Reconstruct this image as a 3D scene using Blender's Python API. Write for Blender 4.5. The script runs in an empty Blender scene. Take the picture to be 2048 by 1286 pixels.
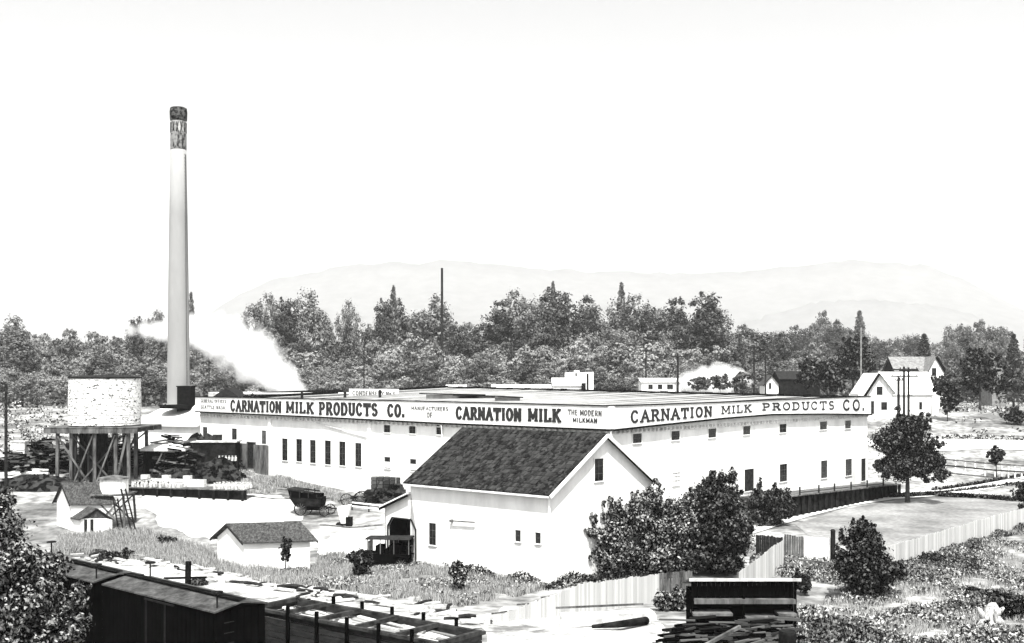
import bpy, math, random
import numpy as np
from mathutils import Vector, Matrix
R = math.radians
random.seed(7)
rng = np.random.default_rng(7)
scene = bpy.context.scene
COL = scene.collection

# ---------------------------------------------------------------- camera
FPX, HOR, CAMZ = 2200.0, 750.0, 16.5
cam_data = bpy.data.cameras.new('camera')
cam_data.sensor_width = 36.0
cam_data.lens = 36.0 * FPX / 2048.0
cam_data.shift_y = (HOR - 643.0) / 2048.0
cam_data.clip_start = 0.5
cam_data.clip_end = 20000.0
cam = bpy.data.objects.new('camera', cam_data)
COL.objects.link(cam)
cam.location = (0, 0, CAMZ)
cam.rotation_euler = (R(90), 0, 0)
scene.camera = cam
# ---------------------------------------------------------------- sky, sun, exposure
SUN_ELEV, SUN_AZ = R(60), R(-2)          # azimuth measured to the left of straight behind the camera
sdir = Vector((-math.sin(SUN_AZ) * math.cos(SUN_ELEV), -math.cos(SUN_AZ) * math.cos(SUN_ELEV), math.sin(SUN_ELEV)))
world = bpy.data.worlds.new('World')
scene.world = world
world.use_nodes = True
wn = world.node_tree
wn.nodes.clear()
sky = wn.nodes.new('ShaderNodeTexSky')
sky.sky_type = 'NISHITA'
sky.sun_disc = False
sky.sun_elevation = SUN_ELEV
sky.sun_rotation = math.atan2(sdir.x, sdir.y)
sky.air_density = 1.6
sky.dust_density = 4.0
bw = wn.nodes.new('ShaderNodeRGBToBW')
bgn = wn.nodes.new('ShaderNodeBackground')
bgn.inputs['Strength'].default_value = 0.15
wo = wn.nodes.new('ShaderNodeOutputWorld')
wn.links.new(sky.outputs[0], bw.inputs[0])
wn.links.new(bw.outputs[0], bgn.inputs['Color'])
wn.links.new(bgn.outputs[0], wo.inputs['Surface'])
sun_data = bpy.data.lights.new('sun', 'SUN')
sun_data.energy = 5.0
sun_data.angle = R(0.5)
sun_data.color = (1.0, 0.995, 0.97)
sun = bpy.data.objects.new('sun', sun_data)
COL.objects.link(sun)
sun.rotation_euler = sdir.to_track_quat('Z', 'Y').to_euler()
sun.location = (-20, -40, 120)
scene.view_settings.view_transform = 'Standard'
scene.view_settings.look = 'None'
scene.view_settings.exposure = 0.75
scene.view_settings.gamma = 1.0
scene.cycles.max_bounces = 12
scene.cycles.diffuse_bounces = 3
scene.cycles.volume_bounces = 8
scene.cycles.transparent_max_bounces = 16

# ---------------------------------------------------------------- materials (all grey: the photograph is black and white)
MATS = {}
def mat(name, lo, hi=None, scale=1.0, rough=0.85, detail=4.0, stretch=(1, 1, 1), spec=0.25, bump=0.0,
        island=False, metal=0.0, lo_pos=0.35, hi_pos=0.65, fine=None, kind='noise'):
    if name in MATS: return MATS[name]
    m = bpy.data.materials.new(name); m.use_nodes = True
    nt = m.node_tree; b = nt.nodes['Principled BSDF']
    b.inputs['Roughness'].default_value = rough
    b.inputs['Specular IOR Level'].default_value = spec
    b.inputs['Metallic'].default_value = metal
    hi = lo if hi is None else hi
    tint = lambda v: (v, v, v * 0.985, 1)
    if hi == lo and not fine:
        b.inputs['Base Color'].default_value = tint(lo)
    else:
        tc = nt.nodes.new('ShaderNodeTexCoord')
        mp = nt.nodes.new('ShaderNodeMapping'); mp.inputs['Scale'].default_value = stretch
        nt.links.new(tc.outputs['Object'], mp.inputs['Vector'])
        if island:
            g = nt.nodes.new('ShaderNodeNewGeometry'); fac = g.outputs['Random Per Island']
        elif kind == 'voronoi':
            n = nt.nodes.new('ShaderNodeTexVoronoi'); n.inputs['Scale'].default_value = scale
            nt.links.new(mp.outputs[0], n.inputs['Vector'])
            sx = nt.nodes.new('ShaderNodeRGBToBW'); nt.links.new(n.outputs['Color'], sx.inputs[0]); fac = sx.outputs[0]
        else:
            n = nt.nodes.new('ShaderNodeTexNoise'); n.inputs['Scale'].default_value = scale
            n.inputs['Detail'].default_value = detail; n.inputs['Roughness'].default_value = 0.65
            nt.links.new(mp.outputs[0], n.inputs['Vector']); fac = n.outputs['Fac']
        cr = nt.nodes.new('ShaderNodeValToRGB')
        cr.color_ramp.elements[0].position = lo_pos if (not island or lo_pos != .35) else 0.0
        cr.color_ramp.elements[1].position = hi_pos if not island else 1.0
        cr.color_ramp.elements[0].color = tint(lo); cr.color_ramp.elements[1].color = tint(hi)
        nt.links.new(fac, cr.inputs[0])
        out = cr.outputs[0]
        if fine:
            n2 = nt.nodes.new('ShaderNodeTexNoise'); n2.inputs['Scale'].default_value = fine[0]
            n2.inputs['Detail'].default_value = 3
            nt.links.new(mp.outputs[0], n2.inputs['Vector'])
            c2 = nt.nodes.new('ShaderNodeValToRGB')
            c2.color_ramp.elements[0].position = 0.35; c2.color_ramp.elements[1].position = 0.62
            c2.color_ramp.elements[0].color = (fine[1],) * 3 + (1,); c2.color_ramp.elements[1].color = (fine[2],) * 3 + (1,)
            nt.links.new(n2.outputs['Fac'], c2.inputs[0])
            mx = nt.nodes.new('ShaderNodeMix'); mx.data_type = 'RGBA'; mx.blend_type = 'MULTIPLY'
            mx.inputs[0].default_value = 1.0
            nt.links.new(out, mx.inputs[6]); nt.links.new(c2.outputs[0], mx.inputs[7]); out = mx.outputs[2]
        nt.links.new(out, b.inputs['Base Color'])
        if bump and not island:
            bp = nt.nodes.new('ShaderNodeBump'); bp.inputs['Strength'].default_value = bump
            bp.inputs['Distance'].default_value = 0.05
            nt.links.new(fac, bp.inputs['Height']); nt.links.new(bp.outputs[0], b.inputs['Normal'])
    MATS[name] = m
    return m

M_WHITE = mat('whitewashed_boards', 0.62, 0.82, 0.5, 0.8, stretch=(1, 1, 0.35), lo_pos=0.25, hi_pos=0.6)
M_WHITE2 = mat('weathered_white_boards', 0.40, 0.78, 2.2, 0.85, stretch=(1, 1, 0.18), lo_pos=0.3, hi_pos=0.55)
M_SIGN = mat('sign_white_paint', 0.70, 0.84, 0.7, 0.7)
M_INK = mat('sign_black_paint', 0.008, 0.03, 3.0, 0.7)
M_GLASS = mat('dark_window_glass', 0.003, 0.02, 0.9, 0.15, spec=0.25)
M_TRIM = mat('dark_trim', 0.008, 0.03, 3, 0.9, spec=0.05)
M_FRAME = mat('window_frame_paint', 0.70)
M_MUNTIN = mat('muntin_grey', 0.02, 0.08, 3)
M_SHINGLE = mat('dark_shingles', 0.003, 0.045, 5.0, 0.9, kind='voronoi', lo_pos=0.25, hi_pos=0.8, spec=0.1, fine=(1.2, 0.35, 1.0))
M_ROOFGREY = mat('grey_shingles', 0.02, 0.085, 4, 0.9, fine=(8, 0.6, 1.0))
M_ROOFLIGHT = mat('light_roofing', 0.22, 0.38, 0.3, 0.8, fine=(1.8, 0.75, 1.0))
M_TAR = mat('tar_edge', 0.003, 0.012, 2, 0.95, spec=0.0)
M_CONC = mat('chimney_concrete', 0.26, 0.30, 0.25, 0.9, stretch=(1, 1, 0.3), fine=(0.9, 0.92, 1.0))
M_CHTOP = mat('chimney_black_bands', 0.006, 0.10, 1.6, 0.9, lo_pos=0.42, hi_pos=0.6, spec=.02)
M_CHLIGHT = mat('chimney_pale_pattern', 0.10, 0.42, 1.6, 0.8)
M_TANK = mat('tank_whitewash', 0.03, 0.75, 2.0, 0.8, stretch=(1, 1, 2.6), lo_pos=0.40, hi_pos=0.46)
M_TIMBER = mat('weathered_timber', 0.025, 0.15, 1.6, 0.9, stretch=(1, 1, 0.3))
M_DARKWOOD = mat('dark_timber', 0.004, 0.022, 1.5, 0.95, spec=0.0)
M_PALEWOOD = mat('sun_bleached_wood', 0.28, 0.62, 2.0, 0.85)
M_BOXCAR = mat('boxcar_dark_paint', 0.001, 0.003, 1.5, 0.9, spec=0.0)
M_CARROOF = mat('boxcar_roof_canvas', 0.02, 0.10, 1.6, 0.9, stretch=(1, 1, 1), fine=(6, 0.6, 1.0))
M_GONDOLA = mat('gondola_boards', 0.003, 0.025, 2, 0.85, stretch=(1, 1, 3))
M_COAL = mat('coal', 0.002, 0.035, 1.8, 0.8, kind='voronoi', spec=0.05)
M_IRON = mat('black_iron', 0.004, 0.012, 4, 0.7, spec=0.1)
M_BARK = mat('bark', 0.02, 0.07, 3, 0.9)
M_LEAF = mat('leaf_dark', 0.002, 0.115, island=True, rough=0.6, spec=0.05, lo_pos=.5)
M_LEAFB = mat('leaf_bright', 0.002, 0.36, island=True, rough=0.6, spec=0.05, lo_pos=.45)
M_LEAFF = mat('leaf_forest', 0.08, 0.22, island=True, rough=0.8, spec=0.02)  # distance haze put into the colour: forest leaves are lightened
M_LEAFF3 = mat('leaf_forest_pale', 0.13, 0.31, island=True, rough=0.8, spec=0.02)
M_LEAFF2 = mat('leaf_forest_dark', 0.02, 0.12, island=True, rough=0.8, spec=0.02)
M_GRASS = mat('grass_blades', 0.07, 0.42, island=True, rough=0.7, spec=0.1)
M_WEEDD = mat('weed_leaves_dark', 0.006, 0.24, island=True, rough=.7, spec=.05, lo_pos=.3)
M_WEED = mat('weed_leaves', 0.01, 0.55, island=True, rough=0.6, spec=0.1, lo_pos=.3)
M_CAN = mat('milk_can_tin', 0.3, 0.65, 3, 0.45, spec=0.5)
M_GROUND = mat('rough_ground', 0.14, 0.44, 0.09, 0.95, detail=8, lo_pos=0.40, hi_pos=0.60, spec=0.05, fine=(0.9, 0.45, 1.0))
M_YARD = mat('pale_yard_dirt', 0.38, 0.56, 0.12, 0.95, detail=8, spec=0.05, fine=(1.1, 0.85, 1.0))
M_LAWN = mat('mown_lawn', 0.14, 0.32, 0.14, 0.95, detail=8, spec=0.05, fine=(2.0, 0.7, 1.0))
M_PATH = mat('pale_path', 0.48, 0.60, 0.5, 0.95, spec=0.05)
M_HILL = mat('wooded_hill', 0.10, 0.14, 0.01, 0.95, spec=0.0, detail=8)
M_BEAM = mat('creosoted_beams', 0.008, 0.05, 1.6, 0.9, spec=0.05)
M_FENCE = mat('fence_whitewash', 0.36, 0.56, island=True, rough=.9, spec=.05)
M_CLEAR = mat('trodden_ground', 0.16, 0.50, 0.35, 0.95, detail=10, spec=0.05, fine=(2.5, 0.7, 1.0), lo_pos=.38, hi_pos=.5)
M_CLOTH = mat('white_canvas', 0.65, 0.8, 1.5, 0.8)

# ---------------------------------------------------------------- helpers
OFF = {}
def tag(o, label=None, cat=None, group=None, kind=None):
    if label: o['label'] = label
    if cat: o['category'] = cat
    if group: o['group'] = group
    if kind: o['kind'] = kind
    return o
def thing(name, loc, label, cat, group=None):
    o = bpy.data.objects.new(name, None); COL.objects.link(o)
    o.location = loc; o.empty_display_size = 0.3
    OFF[o.name] = Vector(loc)
    return tag(o, label, cat, group)
def link_mesh(name, me, material, parent=None):
    o = bpy.data.objects.new(name, me); COL.objects.link(o)
    if material: me.materials.append(material)
    if parent is not None:
        o.parent = parent; OFF[o.name] = OFF[parent.name]
    else:
        OFF[o.name] = Vector((0, 0, 0))
    return o
class MB:
    def __init__(s): s.v = []; s.f = []
    def add(s, vs, fs):
        n = len(s.v); s.v += [tuple(v) for v in vs]; s.f += [tuple(i + n for i in f) for f in fs]; return s
    def hexa(s, b, t):          # b, t: 4 bottom + 4 top corners
        return s.add(list(b) + list(t), [(3, 2, 1, 0), (4, 5, 6, 7), (0, 1, 5, 4), (1, 2, 6, 5), (2, 3, 7, 6), (3, 0, 4, 7)])
    def box(s, x0, x1, y0, y1, z0, z1):
        return s.hexa([(x0, y0, z0), (x1, y0, z0), (x1, y1, z0), (x0, y1, z0)], [(x0, y0, z1), (x1, y0, z1), (x1, y1, z1), (x0, y1, z1)])
    def bar(s, p, q, w=0.1, h=None):
        p = Vector(p); q = Vector(q); h = w if h is None else h
        d = (q - p).normalized(); up = Vector((0, 0, 1)) if abs(d.z) < 0.95 else Vector((0, 1, 0))
        a = d.cross(up).normalized() * (w / 2); b = a.cross(d).normalized() * (h / 2)
        return s.hexa([p - a - b, p + a - b, p + a + b, p - a + b], [q - a - b, q + a - b, q + a + b, q - a + b])
    def tube(s, pts, rad, n=8, cap=True):
        pts = [Vector(p) for p in pts]; base = len(s.v)
        for i, p in enumerate(pts):
            d = (pts[min(i + 1, len(pts) - 1)] - pts[max(i - 1, 0)]).normalized()
            up = Vector((0, 0, 1)) if abs(d.z) < 0.9 else Vector((1, 0, 0))
            a = d.cross(up).normalized(); b = a.cross(d).normalized()
            r = rad[i] if hasattr(rad, '__len__') else rad
            for k in range(n):
                t = 2 * math.pi * k / n
                s.v.append(tuple(p + a * (r * math.cos(t)) + b * (r * math.sin(t))))
        for i in range(len(pts) - 1):
            for k in range(n):
                s.f.append((base + i * n + k, base + i * n + (k + 1) % n, base + (i + 1) * n + (k + 1) % n, base + (i + 1) * n + k))
        if cap:
            s.f.append(tuple(base + k for k in reversed(range(n)))); s.f.append(tuple(base + (len(pts) - 1) * n + k for k in range(n)))
        return s
    def lathe(s, cx, cy, prof, n=24, cap=True):
        base = len(s.v)
        for (r, z) in prof:
            for k in range(n):
                t = 2 * math.pi * k / n
                s.v.append((cx + r * math.cos(t), cy + r * math.sin(t), z))
        m = len(prof)
        for i in range(m - 1):
            for k in range(n):
                s.f.append((base + i * n + k, base + i * n + (k + 1) % n, base + (i + 1) * n + (k + 1) % n, base + (i + 1) * n + k))
        if cap:
            s.f.append(tuple(base + k for k in reversed(range(n)))); s.f.append(tuple(base + (m - 1) * n + k for k in range(n)))
        return s
    def build(s, name, material, parent=None, smooth=False):
        off = OFF[parent.name] if parent is not None else Vector((0, 0, 0))
        me = bpy.data.meshes.new(name)
        me.from_pydata([(v[0] - off.x, v[1] - off.y, v[2] - off.z) for v in s.v], [], s.f)
        me.update()
        if smooth:
            me.polygons.foreach_set('use_smooth', [True] * len(me.polygons))
        return link_mesh(name, me, material, parent)
def copy_tree(o, parent=None):
    c = o.copy(); COL.objects.link(c)
    c.parent = parent
    for ch in list(o.children): copy_tree(ch, c)
    return c
def sm(a, b, v):
    t = np.clip((v - a) / (b - a), 0, 1); return t * t * (3 - 2 * t)
_ph = rng.uniform(0, 6.28, 24)
def wob(x, y):
    return (np.sin(x * 0.31 + _ph[0] + 1.3 * np.sin(y * 0.17)) + np.sin(y * 0.27 + _ph[1] + 1.1 * np.sin(x * 0.21)) +
            0.6 * np.sin(x * 0.83 + y * 0.61 + _ph[2]) + 0.5 * np.sin(x * 0.71 - y * 0.93 + _ph[3])) / 3.1
def T(x, y):
    x = np.asarray(x, float); y = np.asarray(y, float)
    n = 2.0 * (1 - sm(60, 82, y)) + 12.0 * (1 - sm(4, 40, y))
    l = (1 - sm(-14, 4, x)) * 5 * np.clip((y - 105) / 50, 0, 1)
    r = sm(30, 48, x) * 9 * np.clip((y - 150) / 64, 0, 1)
    z = n + l + r
    f = sm(215, 300, y)
    z = z * (1 - f) + 8.0 * f
    z = z - 0.55 * np.exp(-((x + 17) ** 2 + (y - 94) ** 2) / 30)
    h = (1 - sm(100, 130, y)) * sm(50, 66, y) + sm(150, 170, y)
    return z + 0.16 * h * wob(x, y)
def tz(x, y): return float(T(x, y))
def P(px, py, Y): return Vector(((px - 1024) / FPX * Y, Y, CAMZ - (py - HOR) / FPX * Y))
def G(px, py):           # where the line of sight through a photo point meets the ground
    ys = np.linspace(44, 900, 8000)
    xs = (px - 1024) / FPX * ys; zs = CAMZ - (py - HOR) / FPX * ys
    d = zs - T(xs, ys); i = int(np.argmax(d < 0))
    return Vector((xs[i], ys[i], tz(xs[i], ys[i])))

# ---------------------------------------------------------------- ground and flat areas
def grid_mesh(name, xs, ys, material, dz=0.0):
    X, Y = np.meshgrid(xs, ys); Z = T(X, Y) + dz
    v = np.stack([X, Y, Z], -1).reshape(-1, 3)
    nx = len(xs); ny = len(ys)
    i = np.arange((ny - 1) * (nx - 1)); a = (i // (nx - 1)) * nx + i % (nx - 1)
    f = np.stack([a, a + 1, a + 1 + nx, a + nx], -1)
    me = bpy.data.meshes.new(name); me.from_pydata(v.tolist(), [], f.tolist()); me.update()
    me.polygons.foreach_set('use_smooth', [True] * len(me.polygons))
    return link_mesh(name, me, material)
xs = np.unique(np.concatenate([-140 - np.geomspace(2, 10500, 36)[::-1], np.linspace(-140, 140, 225), 140 + np.geomspace(2, 10500, 36)]))
ys = np.unique(np.concatenate([np.linspace(-70, 36, 20), np.linspace(36, 180, 130), np.linspace(180, 320, 60), 320 + np.geomspace(2, 9700, 46)]))
tag(grid_mesh('ground', xs, ys, M_GROUND), kind='structure')
def sheet(name, pts, material, dz, rings=14, per=10, rag=0.0):
    pts = [Vector(p[:2]) for p in pts]; c = sum(pts, Vector((0, 0))) / len(pts)
    b = []
    for i, p in enumerate(pts):
        q = pts[(i + 1) % len(pts)]
        for k in range(per): b.append(p.lerp(q, k / per))
    if rag:
        b = [c + (p - c) * (1 + rag * (random.random() - 0.5) + rag * math.sin(i * 0.9)) for i, p in enumerate(b)]
    n = len(b); v = [(c.x, c.y, tz(c.x, c.y) + dz)]; f = []
    for r in range(1, rings + 1):
        for p in b:
            q = c.lerp(p, r / rings); v.append((q.x, q.y, tz(q.x, q.y) + dz))
    for k in range(n): f.append((0, 1 + k, 1 + (k + 1) % n))
    for r in range(rings - 1):
        for k in range(n):
            a = 1 + r * n + k; a2 = 1 + r * n + (k + 1) % n; f.append((a, a + n, a2 + n, a2))
    mb = MB(); mb.v = v; mb.f = f
    o = mb.build(name, material, smooth=True)
    return tag(o, kind='structure')
def ribbon(name, pts, w, material, dz, step=1.0):
    P2 = []
    for i in range(len(pts) - 1):
        a = Vector(pts[i][:2]); b = Vector(pts[i + 1][:2]); n = max(1, int((b - a).length / step))
        P2 += [a.lerp(b, k / n) for k in range(n)]
    P2.append(Vector(pts[-1][:2]))
    mb = MB(); m = 4
    for i, p in enumerate(P2):
        d = (P2[min(i + 1, len(P2) - 1)] - P2[max(i - 1, 0)]).normalized(); s = Vector((-d.y, d.x))
        for k in range(m + 1):
            q = p + s * (w * (k / m - 0.5)); mb.v.append((q.x, q.y, tz(q.x, q.y) + dz))
    for i in range(len(P2) - 1):
        for k in range(m):
            a = i * (m + 1) + k; mb.f.append((a, a + 1, a + m + 2, a + m + 1))
    return tag(mb.build(name, material, smooth=True), kind='structure')
sheet('yard', [G(270, 1000), G(330, 1058), G(420, 1082), G(560, 1050), G(615, 1036), G(606, 1002), G(540, 990), G(480, 985), G(300, 968)], M_YARD, 0.05, rag=0.05)
sheet('lawn', [G(1590, 1050), G(1680, 1020), G(1800, 1000), G(1930, 996), G(2050, 1010), G(2000, 1040), G(1900, 1070), G(1780, 1095), G(1640, 1090)], M_LAWN, 0.05)
ribbon('path', [G(1460, 1075), G(1520, 1056), G(1600, 1032), G(1680, 1012), G(1770, 998), G(1860, 990), G(1960, 976), G(2080, 955)], 2.4, M_PATH, 0.09)
ribbon('pavement', [G(1775, 985), G(1860, 982), G(1960, 992), G(2080, 1000)], 1.6, M_PATH, 0.12)
road_pts = [G(1740, 893), G(1890, 889), G(1960, 890), G(2100, 892)]
ribbon('road', road_pts, 9, M_PATH, 0.10)
sheet('track', [G(640, 1112), G(735, 1112), G(800, 1096), G(768, 1062), G(700, 1062), G(630, 1085)], M_PATH, 0.05, rag=.05)
sheet('clearing', [G(960, 1240), G(1010, 1215), G(1300, 1218), G(1330, 1260), G(1320, 1320), G(980, 1320)], M_CLEAR, 0.05, rag=0.02)
sheet('gravel', [G(200, 1108), G(330, 1120), G(560, 1165), G(760, 1195), G(960, 1235), G(960, 1300), G(560, 1260), G(350, 1190), G(180, 1140)], M_CLEAR, 0.045, rag=0.03)

M_RUT = mat('rutted_dirt', 0.02, 0.16, 1.2, .95, detail=8, lo_pos=.4, hi_pos=.55, spec=.05)
for a_ in ([(478, 985), (540, 990), (620, 990), (700, 1006), (770, 1016)], [(482, 992), (550, 999), (600, 998)], [(500, 975), (600, 982), (690, 1002)], [(640, 1050), (700, 1056), (765, 1050)], [(470, 948), (540, 968), (620, 985), (720, 1010)]):
    ribbon('rut', [G(*q) for q in a_], .45, M_RUT, 0.07)

# far wooded hills
def hill(name, line, Y, depth, seed):
    r = np.random.default_rng(seed)
    pxs = np.linspace(line[0][0], line[-1][0], 90)
    top = np.interp(pxs, [l[0] for l in line], [l[1] for l in line])
    mb = MB(); rows = 9
    for j in range(rows):
        t = j / (rows - 1); yy = Y - depth * (1 - t)
        for i, px in enumerate(pxs):
            x = (px - 1024) / FPX * Y
            hz = max(0, (HOR - top[i])) / FPX * Y + 8.5
            z = 8 + (hz) * (t ** 1.3) + (r.normal() * 6 if j > 1 else 0)
            mb.v.append((x, yy, z if j else 0))
    for i in range(len(pxs)):
        mb.v.append(((pxs[i] - 1024) / FPX * Y, Y + 600, 0))
    n = len(pxs)
    for j in range(rows):
        for i in range(n - 1):
            a = j * n + i; mb.f.append((a, a + 1, a + 1 + n, a + n))
    return tag(mb.build(name, M_HILL, smooth=True), kind='structure')
hill('hill', [(380, 660), (460, 600), (540, 560), (700, 530), (900, 520), (1100, 540), (1400, 548), (1520, 540), (1700, 520), (1850, 530), (1960, 575), (2060, 640), (2160, 700)], 8000, 2600, 3)
hill('hill_ridge', [(1300, 690), (1500, 640), (1650, 600), (1750, 600), (1900, 615), (2000, 650), (2120, 700)], 6800, 1600, 5)

# ---------------------------------------------------------------- foliage
def foliage(blobs, n, size, seed, clumps=26, sig=0.24, flat=0.0, hollow=0.55, outw=0.8):
    """leaf quads scattered in clumps over a set of ellipsoids -> mesh"""
    r = np.random.default_rng(seed)
    vol = np.array([b[3] * b[4] * b[5] for b in blobs]) ** 0.8; vol /= vol.sum()
    C = []; Nn = []
    for b, w in zip(blobs, vol):
        k = max(4, int(clumps * len(blobs) * w)); m = max(8, int(n * w))
        d = r.normal(size=(k, 3)); d /= np.linalg.norm(d, axis=1)[:, None]
        rad = hollow + (1 - hollow) * r.random((k, 1)) ** 0.5
        cc = d * rad * 0.86
        cs = r.uniform(0.6, 1.3, (k, 1)) * sig
        idx = r.integers(0, k, m)
        p = cc[idx] + r.normal(size=(m, 3)) * cs[idx] * 0.6
        C.append(p * np.array(b[3:6]) + np.array(b[0:3]))
        q = (p - cc[idx]) / (cs[idx] * .6) * .7 + p * 1.2 + np.array([0, 0, .35]); Nn.append(q / (np.linalg.norm(q, axis=1)[:, None] + 1e-6))
    C = np.concatenate(C); m = len(C)
    nn = np.concatenate(Nn) * outw * 1.6 + r.normal(size=(m, 3)) * .55; nn /= np.linalg.norm(nn, axis=1)[:, None]
    a = r.normal(size=(m, 3)); a -= (a * nn).sum(1)[:, None] * nn; a /= np.linalg.norm(a, axis=1)[:, None]
    b2 = np.cross(nn, a); b2 -= (b2 * a).sum(1)[:, None] * a; b2 /= np.linalg.norm(b2, axis=1)[:, None]
    s = size * r.uniform(0.55, 1.3, (m, 1))
    a *= s; b2 *= s * 0.6
    V = np.stack([C - a, C - b2 * 0.9, C + a, C + b2], 1).reshape(-1, 3)
    return V
def leaf_mesh(name, V, material, parent, base=Vector((0, 0, 0))):
    nv = len(V); me = bpy.data.meshes.new(name)
    V = V - np.array(base)
    me.vertices.add(nv); me.vertices.foreach_set('co', V.astype(np.float32).ravel())
    me.loops.add(nv); me.loops.foreach_set('vertex_index', np.arange(nv, dtype=np.int32))
    me.polygons.add(nv // 4)
    me.polygons.foreach_set('loop_start', np.arange(0, nv, 4, dtype=np.int32))
    me.polygons.foreach_set('loop_total', np.full(nv // 4, 4, dtype=np.int32))
    me.update(calc_edges=True); me.validate()
    return link_mesh(name, me, material, parent)
def plant(name, base, blobs, n, size, label, cat, seed=1, leaf=None, trunk=None, group=None, **kw):
    """blobs relative to base; trunk = list of (points, radii) relative to base"""
    base = Vector(base)
    root = thing(name, base, label, cat, group)
    rs = random.Random(seed + 99); sat = []
    for b in blobs:
        for _ in range(13):
            v = Vector((rs.gauss(0, 1), rs.gauss(0, 1), rs.gauss(.35, .8))).normalized(); k = rs.uniform(.09, .30)
            sat.append((b[0] + v.x * b[3] * rs.uniform(.85, 1.08), b[1] + v.y * b[4], b[2] + v.z * b[5] * rs.uniform(.85, 1.08), b[3] * k, b[4] * k, b[5] * k * rs.uniform(.9, 2.2)))
    kw.setdefault('clumps', 26); V1 = foliage([(b[0], b[1], b[2], b[3] * .9, b[4] * .9, b[5] * .9) for b in blobs], int(n * .78), size, seed, **kw)
    kw2 = dict(kw); kw2['clumps'] = 5; kw2['hollow'] = .2
    leaf_mesh('crown', np.concatenate([V1, foliage(sat, int(n * .32), size, seed + 1, **kw2)]), leaf or M_LEAF, root)
    if trunk is None:
        r = random.Random(seed); trunk = []
        for b in blobs[:5]:
            trunk.append(([(r.uniform(-.2, .2), r.uniform(-.2, .2), -0.3), (b[0] * 0.4, b[1] * 0.4, b[2] * 0.5), (b[0] * .9, b[1] * .9, b[2])], [0.10, 0.07, 0.03]))
    mb = MB()
    for pts, rad in trunk:
        mb.tube([Vector(p) + base for p in pts], rad, 7)
    mb.build('trunk', M_BARK, root, smooth=True)
    return root

def tree_trunk(h, r0, blobs, seed=0, lean=0.0):
    r = random.Random(seed)
    top = max(b[2] for b in blobs)
    out = [([(0, 0, -0.6), (lean * .3, 0, h * .5), (lean * .6, 0, h), (lean, 0, top)], [r0 * 1.2, r0 * .9, r0 * .7, r0 * .15])]
    for b in blobs:
        s = h * r.uniform(0.8, 1.15)
        out.append(([(lean * .6, 0, s), ((b[0]) * .5, b[1] * .5, (s + b[2]) / 2 + .3), (b[0], b[1], b[2])], [r0 * .5, r0 * .35, r0 * .1]))
    return out

# ---------------------------------------------------------------- walls as frames of reference
class Wall:
    def __init__(s, p, q):
        s.p = Vector(p); s.d = (Vector(q) - s.p); s.len = s.d.length; s.d.normalize()
        n = Vector((s.d.y, -s.d.x)); s.n = n if n.y < 0 else -n
    def pt(s, a, z, o=0.0):
        v = s.p + s.d * a + s.n * o; return (v.x, v.y, z)
    def s_at(s, px):
        k = (px - 1024) / FPX
        return (k * s.p.y - s.p.x) / (s.d.x - k * s.d.y)
    def z_at(s, px, py):
        Y = s.p.y + s.d.y * s.s_at(px); return CAMZ - (py - HOR) / FPX * Y
    def box(s, mb, a0, a1, z0, z1, o0, o1):
        mb.hexa([s.pt(a0, z0, o1), s.pt(a1, z0, o1), s.pt(a1, z0, o0), s.pt(a0, z0, o0)],
                [s.pt(a0, z1, o1), s.pt(a1, z1, o1), s.pt(a1, z1, o0), s.pt(a0, z1, o0)]); return mb
def window(parent, W, a, z0, z1, w, cols=2, rows=2, name='window', frame=None, glass=None, b=0.09, open_=False):
    mb = MB(); mm = MB(); h0 = a - w / 2; h1 = a + w / 2
    W.box(mb, h0 - b, h0, z0 - b, z1 + b, -0.02, 0.09); W.box(mb, h1, h1 + b, z0 - b, z1 + b, -0.02, 0.09)
    W.box(mb, h0, h1, z1, z1 + b, -0.02, 0.085); W.box(mb, h0, h1, z0 - b, z0, -0.02, 0.12)
    if cols or rows:
        t = 0.022
        for c in range(1, cols): W.box(mm, h0 + w * c / cols - t, h0 + w * c / cols + t, z0, z1, 0.01, 0.036)
        for r in range(1, rows): W.box(mm, h0, h1, z0 + (z1 - z0) * r / rows - t, z0 + (z1 - z0) * r / rows + t, 0.01, 0.033)
    f = mb.build(name, frame or M_FRAME, parent)
    if mm.v: mm.build('sash_bars', M_MUNTIN, f)
    g = MB(); W.box(g, h0, h1, z0, z1, -0.02, 0.022)
    g.build('pane' if name == 'window' else 'door_leaf', glass or M_GLASS, f)
    return f

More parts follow.
